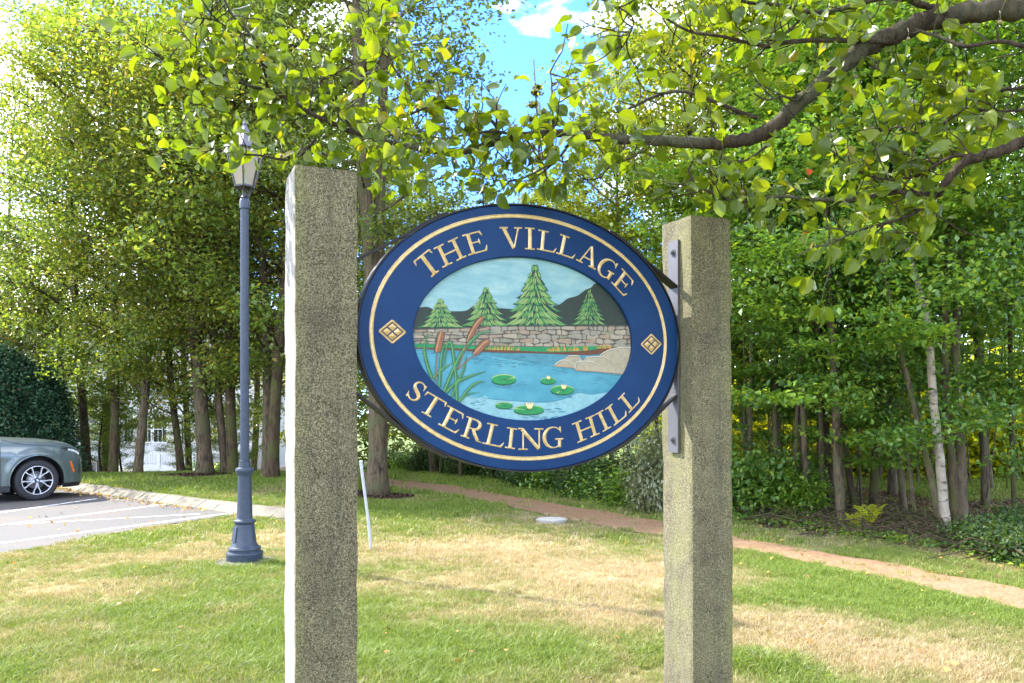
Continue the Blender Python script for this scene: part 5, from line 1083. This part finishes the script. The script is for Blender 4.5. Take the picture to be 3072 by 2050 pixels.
    def wheel(lc, sg):
        w_ = put('wheel', None, root); w_.location = (lc, yc+sg*.835, .375); w_.rotation_euler = (0, 0, 0 if sg < 0 else math.pi); w_['_'] = 1; del w_['_']
        if not me:
            mb = MB(); mb.lathe([(.262,-.10),(.30,-.112),(.345,-.108),(.368,-.085),(.375,-.04),(.375,.10),(.36,.13),(.262,.13)], 56, axis='y', cap=False); me['tyre'] = mb.mesh('tyre', RUB, True)
            mb = MB(); mb.lathe([(.263,-.10),(.255,-.09),(.25,.08),(.06,.09),(.0,.09)], 48, axis='y', cap=False); me['rim'] = mb.mesh('rim', DKR, True)
            mb = MB(); n_ = 64; vs = []
            for r_, y_ in ((.250,-.101),(.254,-.106),(.264,-.106),(.266,-.10)): vs += [(r_*math.cos(6.2832*k/n_), y_, r_*math.sin(6.2832*k/n_)) for k in range(n_)]
            mb.add(vs, [(i*n_+k, i*n_+(k+1) % n_, (i+1)*n_+(k+1) % n_, (i+1)*n_+k) for i in range(3) for k in range(n_)]); me['lip'] = mb.mesh('rim_lip', SIL, True)
            mb = MB()
            for k in range(5):
                a0 = math.radians(90+72*k-36)
                for s in (-1, 1):
                    pts = [(.045, s*.10), (.10, s*.12), (.15, s*.17), (.20, s*.25), (.25, s*.235)]; wd = [.020, .017, .014, .015, .024]; vs = []
                    for (r_, da), ww in zip(pts, wd):
                        a = a0+da*1.05*(1 if r_ > .06 else 1); c = Vector((r_*math.cos(a), 0, r_*math.sin(a))); tdir = Vector((-math.sin(a), 0, math.cos(a)))
                        vs += [c+tdir*ww*.5+Vector((0,-.092,0)), c-tdir*ww*.5+Vector((0,-.092,0)), c-tdir*ww*.7+Vector((0,-.06,0)), c+tdir*ww*.7+Vector((0,-.06,0))]
                    mb.add(vs, [(i*4+q, i*4+(q+1) % 4, (i+1)*4+(q+1) % 4, (i+1)*4+q) for i in range(4) for q in range(4)])
            me['spokes'] = mb.mesh('spokes', SIL)
            mb = MB(); mb.lathe([(.16,-.02),(.16,.0),(.0,.0)], 40, axis='y'); me['disc'] = mb.mesh('brake_disc', flat('brake_disc', (.3,.3,.3), .4, .1, 30, .6), True)
            mb = MB(); mb.lathe([(.0,-.098),(.030,-.098),(.034,-.09),(.036,-.05),(.0,-.05)], 24, axis='y'); me['hub'] = mb.mesh('hub', DKR, True)
            mb = MB(); vs = [(0,-.1005,0)]+[(.024*math.cos(6.2832*k/24), -.1005, .024*math.sin(6.2832*k/24)) for k in range(24)]
            mb.add(vs, [(0, 1+k, 1+(k+1) % 24) for k in range(24)]); mb.m = [(k//6) % 2 for k in range(24)]; me['badge'] = mb.mesh('hub_badge', [BLU, WH])
        for k, nm in (('tyre', 'tyre'), ('rim', 'rim'), ('lip', 'rim_lip'), ('spokes', 'spokes'), ('disc', 'brake_disc'), ('hub', 'hub'), ('badge', 'hub_badge')): put(nm, me[k], w_)
    for lc in (0, -2.86):
        for sg in (-1, 1): wheel(lc, sg)
    for sg in (-1, 1):                             # lights, reflectors, gaps
        def surf(l, z, o=.006): return (l, yc+sg*(side(l, z)+o), z)
        mb = MB(); V = []; up_ = [(.42,.955),(.5,.965),(.6,.955),(.7,.93),(.80,.87),(.86,.80)]; dn = [(.42,.95),(.5,.925),(.6,.89),(.7,.85),(.79,.79),(.85,.745)]
        for a, b in zip(up_, dn): V += [surf(a[0], min(a[1], zt(a[0])-.015), .007), surf(b[0], min(b[1], zt(b[0])-.05), .009)]
        mb.add(V, [(i*2, i*2+1, i*2+3, i*2+2) for i in range(5)]); hlo = mb.obj('headlight', BLK, root)
        mb = MB(); V = []
        for l, z0_, z1_ in ((.54,.915,.94),(.62,.89,.93),(.70,.86,.905),(.78,.815,.865)): V += [surf(l, min(z1_, zt(l)-.03), .012), surf(l, z0_-.005, .013)]
        mb.add(V, [(i*2, i*2+1, i*2+3, i*2+2) for i in range(3)]); mb.obj('lens', HL, hlo)
        mb = MB(); mb.add([surf(.56, .70), surf(.60, .71), surf(.67, .50), surf(.63, .49)], [(0,1,2,3)]); mb.obj('side_reflector', ORA, root)
        mb = MB(); mb.add([surf(.76, .74), surf(.785, .74), surf(.785, .46), surf(.76, .48)], [(0,1,2,3)]); mb.obj('air_slit', BLK, root)
        mb = MB(); mb.tube([surf(-.60, z, .0) for z in np.linspace(.31, 1.06, 12)], [.005]*12, 4)
        mb.obj('door_gap', BLK, root); mb = MB(); mb.tube([surf(l, zt(l)-dz, .0) for l, dz in ((-.55,.0),(-.45,.02),(-.32,.05),(-.15,.066),(.05,.07),(.25,.068),(.45,.066),(.6,.05),(.75,.03))], [.005]*9, 4); mb.obj('hood_gap', BLK, root)
        mb = MB(); mb.tube([surf(l, z, .0) for l, z in ((.40,.79),(.45,.86),(.49,.93))], [.004]*3, 4); mb.obj('fender_gap', BLK, root)
car()

# ------------------------------------------------------------------ white house behind the trees
HW = N('white_clapboard'); p = HW.pos(); f = HW.noise(3, 5, .6, p); HW = HW.bsdf(HW.ramp(f, [(.3, (.5,.5,.5)), (.7, (.58,.58,.58))]), .6, 0, .3)
TRIM = flat('white_trim', (.62,.62,.62), .5, .05, 5); FND = flat('tan_foundation', (.36,.28,.17), .9, .15, 6); WGL = N('house_glass').bsdf((.12,.15,.16), .15, 0, .6); ROOFM = flat('grey_shingle', (.12,.12,.12), .9, .3, 20); SHADE = flat('window_blind', (.28,.3,.32), .6, .1, 8)
HZ = -1.95; hs = empty('white_house', (-18, 42, HZ), 0, 'white clapboard house with porch railing glimpsed between the left trees', 'house')
def hx(x, Y=42.0): return (x-CX)/FPX*Y + 18
def hz(y, Y=42.0): return EYE-(y-YH)/FPX*Y - HZ
mb = MB(); mb.box(-9, 5.6, .06, 9, .7, 6.2); mb.obj('wall', HW, hs); mb = MB(); z = .72
while z < 6.2: mb.box(-9, 5.6, .0, .045, z, z+.12); z += .135
o = mb.obj('siding', HW, hs); tag(o, kind='stuff')
mb = MB(); mb.box(-9, 5.6, .02, 9, -.3, .7); mb.obj('foundation', FND, hs)
mb = MB(); mb.add([(-9.6,-.6,6.15),(6.2,-.6,6.15),(6.2,4.5,9.4),(-9.6,4.5,9.4),(6.2,9.6,6.15),(-9.6,9.6,6.15)], [(0,1,2,3),(3,2,4,5),(0,3,5),(1,4,2)]); mb.obj('roof', ROOFM, hs)
def window(x0, x1, z0, z1, name='window', y=-.03):
    mb = MB(); t = .07
    for a in ((x0-t, x0, z0-t, z1+t), (x1, x1+t, z0-t, z1+t), (x0, x1, z1, z1+t), (x0, x1, z0-t, z0)): mb.box(a[0], a[1], y, y+.06, a[2], a[3])
    w_ = mb.obj(name, TRIM, hs); mb = MB(); mb.box(x0, x1, y+.03, y+.04, z0, z1); mb.obj('pane', WGL, w_)
    mb = MB(); n_ = 5
    mb.box(x0, x1, y+.015, y+.028, (z0+z1)/2-.02, (z0+z1)/2+.02)
    for k in (1, 2): xx = x0+(x1-x0)*k/3; mb.box(xx-.012, xx+.012, y+.012, y+.026, z0, z1)
    mb.obj('muntin', TRIM, w_)
window(hx(462), hx(500), hz(1326), hz(1250)); window(hx(425), hx(453), hz(1326), hz(1250)); window(hx(375), hx(400), hz(1326), hz(1250)); window(hx(300), hx(330), hz(1330), hz(1255)); window(hx(545), hx(565), hz(1330), hz(1255)); window(hx(640), hx(675), hz(1335), hz(1275)); window(hx(230), hx(255), hz(1330), hz(1260))
# porch deck, foundation, railing
x0, x1 = hx(352, 40), hx(592, 40); dz = hz(1405, 40); pf = -2.0
mb = MB(); mb.box(x0, x1, pf, -.04, dz-.16, dz); mb.obj('porch_deck', TRIM, hs); mb = MB(); mb.box(x0+.05, x1-.05, pf+.05, -.05, -.3, dz-.17); mb.obj('porch_foundation', FND, hs)
rail = put('porch_railing', None, hs, (0, 0, 0)); bpy.data.objects.remove(rail)
zt_ = hz(1359, 40); mb = MB(); mb.box(x0, x1, pf, pf+.07, zt_-.06, zt_); mb.box(x0, x1, pf+.01, pf+.06, dz+.06, dz+.11); rl = mb.obj('porch_railing', TRIM, hs)
mb = MB(); mb.box(-.018, .018, -.018, .018, 0, zt_-.06-dz-.11); bal = mb.mesh('baluster', TRIM); x = x0+.1
while x < x1: put('baluster', bal, rl, (x, pf+.035, dz+.11)); x += .125
for xx in (x0, (x0+x1)/2, x1-.12): mb = MB(); mb.box(xx, xx+.13, pf-.02, pf+.10, dz, zt_+.08); mb.obj('railing_post', TRIM, rl)
for xx in (x0+.02, hx(520, 40), x1-.1): mb = MB(); mb.box(xx, xx+.16, pf+.1, pf+.26, dz, 3.6); mb.obj('porch_column', TRIM, hs)
# low lattice cut-out panel at right end of the porch
mb = MB(); xa, xb = hx(556, 40), hx(590, 40); mb.box(xa, xb, pf-.03, pf-.01, dz+.1, zt_-.05); o = mb.obj('lattice_panel', TRIM, hs)
mb = MB()
for i in range(3):
    for j in range(4): cx_ = xa+(xb-xa)*(.2+.3*i); cz_ = dz+.18+j*.15; mb.box(cx_-.035, cx_+.035, pf-.034, pf-.031, cz_, cz_+(.09 if j else .03))
mb.obj('cut_out', WGL, o)
# annex with balcony
mb = MB(); mb.box(hx(630, 40), hx(720, 40), -2.0, 0, hz(1360, 40), hz(1342, 40)); mb.obj('balcony_floor', TRIM, hs); mb = MB(); mb.box(hx(632, 40), hx(700, 40), -2.0, -1.94, hz(1312, 40), hz(1308, 40)); br = mb.obj('balcony_railing', TRIM, hs)
mb = MB(); mb.box(-.015, .015, -.015, .015, 0, hz(1312, 40)-hz(1342, 40)); bal = mb.mesh('baluster', TRIM); x = hx(634, 40)
while x < hx(700, 40): put('baluster', bal, br, (x, -1.97, hz(1342, 40))); x += .12
mb = MB(); mb.box(hx(672, 40), hx(690, 40), -1.8, -1.6, -.1, hz(1362, 40)); mb.obj('brick_pier', flat('red_brick', (.22,.07,.05), .9), hs)
# air conditioner
ac = empty('air_conditioner', ((277-CX)/FPX*40.5, 40.5, HZ+.02), 0, 'grey outdoor air conditioner with vertical fins beside the house', 'air conditioner'); ACM = flat('ac_grey', (.30,.28,.27), .5, .1, 10); ACD = flat('ac_dark', (.06,.055,.055), .6)
mb = MB(); mb.box(-.36, .36, -.3, .3, .05, 1.12); mb.obj('coil', ACD, ac); mb = MB(); mb.box(-.40, .40, -.34, .34, 1.12, 1.2); mb.box(-.40, .40, -.34, .34, 0, .06)
for sx in (-1, 1):
    for sy in (-1, 1): mb.box(sx*.38-.02, sx*.38+.02, sy*.32-.02, sy*.32+.02, .05, 1.13)
mb.obj('case', ACM, ac); mb = MB(); mb.box(-.008, .008, -.335, -.325, .06, 1.12); fm = mb.mesh('fin', ACM)
for i in range(13): put('fin', fm, ac, (-.33+i*.055, 0, 0))
# bench
bn = empty('garden_bench', ((388-CX)/FPX*37.5, 37.5, float(gz(-17.9, 37.5))), 0, 'white slatted garden bench half hidden by tree trunks', 'bench'); BW = flat('bench_slat', (.62,.57,.5), .7, .12, 12); BD = flat('bench_iron', (.06,.05,.05), .6)
mb = MB(); mb.box(-.72, .72, -.02, .02, 0, .075); sl = mb.mesh('slat', BW)
for i in range(4): put('slat', sl, bn, (0, .0-.02*i, .50+i*.12), (.12, 0, 0))
for i in range(4): put('seat_slat', sl, bn, (0, .12+.1*i, .43), (1.57, 0, 0))
for xx in (-.62, 0, .62): mb = MB(); mb.bar((xx, -.08, .98), (xx, .06, .40), .04, .03); mb.bar((xx, .06, .42), (xx, .0, 0), .04, .04); mb.bar((xx, .46, .42), (xx, .5, 0), .04, .04); mb.bar((xx, .05, .40), (xx, .5, .40), .04, .03); mb.obj('leg', BD, bn)
# planter, hedge, walk
q = Vector(((632-CX)/FPX*36, 36, float(gz((632-CX)/FPX*36, 36)))); pl = empty('planter', q, 0, 'terracotta planter with pale leafy plant right of the broad tree trunk', 'planter'); mb = MB(); mb.lathe([(.0,0),(.16,0),(.22,.36),(.24,.36),(.24,.40),(.2,.40),(.0,.36)], 20); mb.obj('pot', flat('terracotta', (.45,.2,.1), .8), pl)
r = np.random.default_rng(2); a = r.normal(0, .2, (900, 3)); a[:, 2] = np.abs(a[:, 2])+.42; put('plant', leaf_mesh('plant', a, .09, LEAF_Y, 1), pl)
r = np.random.default_rng(22); a = r.uniform(-1, 1, (7000, 3))*np.array([1.1, .5, .55]); a[:, 2] += .55; o = put('clipped_hedge', leaf_mesh('clipped_hedge', a, .07, LEAF_R, 9), None, (-14.3, 38.6, float(gz(-14.3, 38.6)))); tag(o, 'clipped green hedge by the house between two trunks', 'hedge')
mb = MB(); P_ = [(-14.9, 24), (-13.0, 24), (-12.4, 33), (-13.2, 40), (-15.2, 40), (-14.6, 33)]; N_ = 16; vs = []
for i in range(N_): t = i/(N_-1); xa = np.interp(t, [0,.55,1], [-12.9,-13.6,-15.2]); xb = np.interp(t, [0,.55,1], [-11.7,-12.3,-13.4]); y = 25+t*14; vs += [(xa, y, float(gz(xa, y))+.02), (xb, y, float(gz(xb, y))+.02)]
mb.add(vs, [(i*2, i*2+1, i*2+3, i*2+2) for i in range(N_-1)]); o = mb.obj('concrete_walk', flat('pale_walk', (.55,.53,.48), .9, .1, 3)); tag(o, kind='structure')
# ------------------------------------------------------------------ ornamental pear: limbs traced overhead
def br(pts, Y0, Y1, w0, w1, seg=8):     # photo-traced branch, depth easing from Y0 to Y1; widths in photo pixels
    n = len(pts); P = []; R = []
    for i, (x, y) in enumerate(pts):
        t = i/(n-1); Y = Y0+(Y1-Y0)*t; P.append(px(x, y, Y)); R.append((w0+(w1-w0)*t)/FPX*Y/2)
    o = []; rr_ = []
    PP = [2*P[0]-P[1]]+P+[2*P[-1]-P[-2]]
    for k in range(1, len(PP)-2):
        for i in range(4):
            t = i/4; a, b, c, d = PP[k-1:k+3]; o.append(.5*((2*b)+(-a+c)*t+(2*a-5*b+4*c-d)*t*t+(-a+3*b-3*c+d)*t**3)); rr_.append(R[k-1]+(R[k]-R[k-1])*t)
    o.append(P[-1]); rr_.append(R[-1])
    for i in range(1, len(o)-1): o[i] = o[i]+Vector((random.uniform(-1,1), random.uniform(-1,1), random.uniform(-1,1)))*rr_[i]*.18
    return o, rr_
BR = []
def B_(pts, Y0, Y1, w0, w1, leafy=1.0, seg=8): BR.append((*br(pts, Y0, Y1, w0, w1), leafy, seg))
B_([(3500,-60),(3250,-10),(3072,25),(2940,35),(2800,58),(2700,95),(2620,132),(2540,185),(2450,262),(2390,318),(2330,372),(2285,402),(2230,420),(2160,430),(2100,430),(2020,426),(1950,420)], 2.55, 2.75, 69, 29, .35, 12)
B_([(1950,420),(1880,420),(1800,414),(1720,402),(1650,400),(1560,408),(1480,428),(1420,450),(1350,458),(1270,448),(1200,434),(1120,415),(1050,395)], 2.75, 2.85, 29, 14, .9, 10)
B_([(1050,395),(980,362),(930,340),(880,305),(830,282),(760,262),(700,242),(640,215),(590,200),(520,190),(470,185)], 2.85, 2.75, 15, 4, 1.5)
B_([(2664,128),(2536,122),(2395,123),(2300,139),(2230,125),(2159,108),(2074,97),(1998,55),(1950,20)], 2.6, 2.7, 17, 5, 1.0)
B_([(2850,45),(2760,10),(2680,-10),(2583,9),(2489,35),(2418,35),(2347,17),(2253,9),(2180,-10)], 2.6, 2.6, 22, 8, 1.2)
B_([(3200,145),(3072,137),(2999,125),(2895,139),(2819,111),(2745,90)], 2.3, 2.55, 15, 9, .8)
B_([(2272,354),(2206,330),(2135,302),(2078,281),(2031,274),(1974,286),(1916,313),(1871,340),(1870,400)], 2.7, 2.8, 13, 7, .9)
B_([(3400,330),(3200,375),(3072,425),(3008,451),(2937,472),(2890,491),(2857,524),(2829,557),(2812,588)], 2.3, 2.45, 40, 20, .2, 10)
B_([(2812,588),(2763,583),(2706,576),(2640,585),(2560,600),(2489,599),(2418,597),(2347,590),(2262,602),(2196,604),(2135,580),(2088,552),(2064,510)], 2.45, 2.6, 18, 5, 1.3)
B_([(2937,472),(2866,467),(2810,495),(2748,528),(2654,538),(2583,519),(2536,486),(2480,440)], 2.4, 2.6, 13, 5, 1.6)
B_([(2812,588),(2765,625),(2720,650),(2650,672),(2560,698),(2500,728),(2440,745),(2390,770)], 2.45, 2.5, 12, 4, 1.4)
B_([(2780,600),(2790,650),(2760,690),(2700,700)], 2.45, 2.4, 8, 3, 1.2)
B_([(1661,395),(1657,313),(1655,250),(1650,215)], 2.8, 2.85, 8, 3, 1.2)
B_([(1500,420),(1478,365),(1402,340),(1340,324),(1286,322),(1223,345),(1160,360)], 2.8, 2.9, 12, 5, 1.6)
B_([(1300,330),(1268,308),(1223,259),(1179,201),(1165,165),(1150,110)], 2.9, 2.95, 9, 4, 1.6)
B_([(1580,420),(1625,480),(1670,447)], 2.75, 2.7, 6, 3, 1.0)
B_([(1720,405),(1680,470),(1620,510),(1570,535),(1530,545)], 2.75, 2.7, 9, 4, 1.5)
B_([(1560,408),(1480,395),(1400,405),(1320,415),(1240,390),(1180,380)], 2.75, 2.6, 10, 4, 1.6)
B_([(661,-30),(698,47),(755,109),(779,165),(797,226),(802,265)], 2.6, 2.8, 7, 10, 1.3)
B_([(760,110),(700,90),(640,60),(590,55)], 2.65, 2.6, 6, 3, 1.6)
B_([(944,420),(897,472),(859,481),(779,467),(708,462),(670,453),(630,445)], 2.85, 2.7, 9, 4, 1.2)
B_([(1060,395),(1020,330),(990,290),(960,250),(985,225),(1010,205)], 2.85, 2.8, 9, 4, 1.3)
B_([(700,242),(640,260),(590,280),(560,330)], 2.78, 2.7, 7, 3, 1.6)
B_([(1050,-30),(1090,30),(1130,60),(1200,70)], 2.7, 2.7, 6, 3, 1.6)
B_([(2450,262),(2390,300),(2350,290),(2300,300),(2260,280)], 2.65, 2.5, 8, 4, 1.0)
B_([(3100,260),(3000,270),(2900,272),(2820,260),(2740,235),(2680,222),(2610,200)], 2.4, 2.7, 11, 5, 1.5)
B_([(3072,330),(2980,335),(2900,330),(2830,370),(2760,400),(2700,380),(2640,400)], 2.4, 2.7, 10, 4, 1.8)
B_([(2420,35),(2380,80),(2330,120),(2280,150)], 2.6, 2.5, 8, 4, 1.2)
B_([(1760,-20),(1850,20),(1900,60),(1880,120),(1840,180)], 2.3, 2.4, 6, 3, 1.3)
B_([(2300,440),(2240,480),(2170,500),(2120,520)], 2.7, 2.6, 8, 4, 1.4)
B_([(1950,425),(1900,470),(1830,500),(1800,540)], 2.75, 2.7, 8, 4, 1.2)
pear = empty('pear_tree', (3.35, 2.5, 0), 0, 'ornamental pear tree reaching its leafy limbs over the sign from the right', 'tree')
PO = Vector((3.35, 2.5, 0))
mb = MB(); mb.tube([(0,0,-.2),(0,0,.3),(.03,0,1.2),(.0,.02,2.2),(-.05,.03,3.0),(0,.05,4.2),(.05,0,6)], [.2,.16,.145,.135,.12,.085,.03], 14, jit=.05); mb.obj('trunk', BARK_P, pear, smooth=True)
# tie limbs to the trunk
j1 = BR[0][0][0]-PO; j2 = BR[7][0][0]-PO
mb = MB(); mb.tube([j1, j1.lerp(Vector((-.05,.03,2.75)), .5)+Vector((0,0,.05)), (-.03,.03,2.6)], [BR[0][1][0], .06, .08], 10); mb.tube([j2, j2.lerp(Vector((0,.03,1.9)), .5), (0,.02,1.8)], [BR[7][1][0], .035, .05], 10); mb.obj('limb', BARK_P, pear, smooth=True)
twig_pts = []
rr = random.Random(99); TW = MB()
for P_, R_, leafy, seg in BR:
    mb = MB(); mb.tube([p-PO for p in P_], R_, seg, jit=.10); mb.obj('limb', BARK_P, pear, smooth=True)
    # crooked twigs
    L_ = sum((a-b).length for a, b in zip(P_, P_[1:])); nt_ = int(L_*25*leafy)+1
    for k in range(nt_):
        i = rr.randrange(len(P_)-1); p0 = P_[i].lerp(P_[i+1], rr.random()); ax = (P_[i+1]-P_[i]).normalized(); a = Vector((rr.gauss(0,1), rr.gauss(0,.8), rr.gauss(.1,1))); a = (a-ax*a.dot(ax)*.7).normalized()*.85+ax*rr.uniform(-.1,.7); a.normalize()
        ln = rr.uniform(.05, .21); pts = [p0]; 
        for q in range(4): a = (a+Vector((rr.uniform(-.5,.5), rr.uniform(-.4,.4), rr.uniform(-.3,.5)))).normalized(); pts.append(pts[-1]+a*ln/4)
        TW.tube([p-PO for p in pts], [.0028,.0024,.002,.0017,.0013], 5, cap=False); twig_pts.append((pts, a))
TW.obj('twigs', BARK_P, pear, smooth=True)
tag(bpy.data.objects['twigs'], kind='stuff')
# one pear leaf: heart-oval blade with folded midrib and stalk
def pear_leaf(seed):
    r = random.Random(seed); W = r.uniform(.34, .44); cup = r.uniform(.05, .5); bend = r.uniform(-.1, .6); V = []; n = 7; tw = r.uniform(-.25, .25)
    prof = [.04, .66, .92, 1.0, .96, .80, .46, .02]
    for i in range(n+1):
        t = i/n; y = t; z = -bend*t*t; w_ = W*prof[i]
        for u in (-1, -.5, 0, .5, 1): V.append((u*w_*math.cos(cup), y, z + abs(u)*w_*math.sin(cup)*1.6 + u*tw*t*w_ + .012*math.sin(i*2.1+u*3+seed)))
    F = [(i*5+k, i*5+k+1, (i+1)*5+k+1, (i+1)*5+k) for i in range(n) for k in range(4)]
    b = len(V); V += [(-.015, 0, 0), (.015, 0, 0), (.012, -.55, .06), (-.012, -.55, .06)]; F.append((b, b+1, b+2, b+3))
    return np.array(V), np.array(F)
PL = [pear_leaf(s) for s in range(8)]; PM = [np_mesh('leaf', v, f, LEAF_PO, True) for v, f in PL]; PMR = np_mesh('leaf', *PL[0], LEAF_RED, True)
items = []
def add_leaf(p, a, s):
    d = (a*.6+Vector((rr.gauss(0,.6), rr.gauss(0,.6), rr.gauss(-.35,.45)))).normalized(); nrm = Vector((rr.gauss(0,.7), rr.gauss(-.5,.7), rr.gauss(.3,.8))); nrm = (nrm-d*nrm.dot(d)).normalized(); x = d.cross(nrm)
    M = Matrix((x, d, nrm)).transposed().to_4x4(); M.translation = p+d*s*.5-PO; items.append((M @ Matrix.Scale(s, 4), rr.randrange(8), (p.y, s)))
for pts, a in twig_pts:
    for k in range(rr.choice((2, 3, 3, 4, 5))):
        p = pts[rr.choice((1, 2, 3, 4, 4, 4))]; add_leaf(p, a, rr.uniform(.036, .064))
# denser sprays at lower right and along the left limb
for (x0, x1, y0, y1, k) in ((2350, 3072, 220, 420, 130), (2050, 2900, 440, 640, 130), (2350, 2560, 660, 790, 16), (1980, 2300, 560, 680, 22), (560, 900, 0, 200, 26), (440, 700, 90, 330, 26), (600, 800, 330, 520, 30), (1050, 1500, 330, 560, 60), (1050, 1280, 0, 120, 16), (2000, 3000, -20, 60, 40), (3100, 3500, -60, 300, 60), (3100, 3400, 300, 480, 40), (860, 1300, 420, 560, 34), (1500, 1750, 350, 540, 22), (1780, 1960, 0, 240, 16), (1700, 1900, 230, 420, 16)):
    for i in range(k):
        x = rr.uniform(x0, x1); y = rr.uniform(y0, y1); p = px(x, y, rr.uniform(2.45, 3.05)); best = min(twig_pts, key=lambda t: (t[0][-1]-p).length_squared); q = best[0][-1]
        p = q.lerp(p, min(1, .09/max(.01, (q-p).length))); add_leaf(p, (p-q).normalized() if (p-q).length > 1e-4 else best[1], rr.uniform(.036, .064))
def onscr(M): 
    p = M.translation+PO; x = CX+FPX*p.x/p.y; y = YH-(p.z-EYE)/p.y*FPX; return 0 < x < 3072 and -20 < y < 2050
vis = [it for it in items if onscr(it[0])]; hid = [it for it in items if not onscr(it[0])]; limbp = [(CX+FPX*q.x/q.y, YH-(q.z-EYE)/q.y*FPX, q.y) for q in BR[0][0]]
def blocks(M):
    p = M.translation+PO; x = CX+FPX*p.x/p.y; y = YH-(p.z-EYE)/p.y*FPX
    return any((x-a)**2+(y-b)**2 < 48**2 and p.y < c+.03 for a, b, c in limbp)
def over(M):
    p = M.translation+PO; x = CX+FPX*p.x/p.y; y = YH-(p.z-EYE)/p.y*FPX
    return (1960 < x < 2230 and y > 612) or (1080 < x < 1960 and y > 590) or (870 < x < 1090 and y > 490)
vis = [it for it in vis if not over(it[0])]
vis = [it for it in vis if not (blocks(it[0]) and rr.random() < .75)]; vis.sort(key=lambda it: -it[2][1]/it[2][0])
for i, (M, k, _) in enumerate(vis[:300]):
    o = bpy.data.objects.new('leaf', PM[k]); COL.objects.link(o); o.parent = pear; o.matrix_local = M
for x, y in ((2425, 525), (2412, 700)):
    p = px(x, y, 2.6); M = Matrix.Rotation(1.2, 4, 'X') @ Matrix.Rotation(x, 4, 'Z'); M.translation = p-PO; o = bpy.data.objects.new('leaf', PMR); COL.objects.link(o); o.parent = pear; o.matrix_local = M @ Matrix.Scale(.028, 4); o['label'] = 'red autumn leaf'
Vs = []; Fs = []; b = 0
rest = vis[300:]+hid
for M, k, _ in rest:
    v, f = PL[k]; A = np.array(M); Vs.append(v @ A[:3, :3].T + A[:3, 3]); Fs.append(f+b); b += len(v)
# crown above the frame, on the same tree
o = put('more_leaves', np_mesh('more_leaves', np.concatenate(Vs), np.concatenate(Fs), LEAF_P, True), pear); tag(o, kind='stuff')
print('PEAR', len(items), len(vis))
FR = flat('pear_fruit', (.14,.10,.035), .5, .3, 60); mb = MB(); mb.lathe([(.0,-.0065),(.0045,-.0045),(.0065,0),(.0045,.0045),(.0,.0065)], 10); mb.tube([(0,0,.006),(.002,0,.02),(0,.002,.035)], .0008, 4); fm = mb.mesh('fruit', FR, True)
for i in range(26): pts, a = twig_pts[rr.randrange(len(twig_pts))]; put('fruit', fm, pear, pts[2]-PO+Vector((0,0,-.02)))
# upper crown: out of the picture above, limbs and loose leaves that shade the lawn
r = np.random.default_rng(41); mb = MB(); cl = []
for i in range(34):
    a = r.uniform(0, 6.28); ln = r.uniform(1.0, 3.2); z = r.uniform(3.4, 5.2); e = Vector((math.cos(a)*ln, math.sin(a)*ln*.9, z+ln*.35))
    if e.z+0 < 3.6+.5*max(0, (e.y+PO.y)): e.z = 3.7+.5*max(0, (e.y+PO.y))
    mb.tube([Vector((0, 0, z-.4)), Vector((e.x*.5, e.y*.5, (z+e.z)/2)), e], [.035, .02, .006], 6); cl += [e, e*.85+Vector((0,0,.5)), Vector((e.x*.7, e.y*.7, e.z+.2))]
mb.obj('upper_limbs', BARK_P, pear, smooth=True); cc = np.array([tuple(c) for c in cl]); n = 9000; C = cc[r.integers(0, len(cc), n)]+r.normal(0, .28, (n, 3))
sy = 1244/2400*(C[:, 1]+PO.y)+1.6; C = C[(C[:, 2] > sy+.12) | (C[:, 1]+PO.y < .3)]
o = put('upper_leaves', leaf_mesh('upper_leaves', C, .07, LEAF_P, 3, ratio=.75), pear); tag(o, kind='stuff')
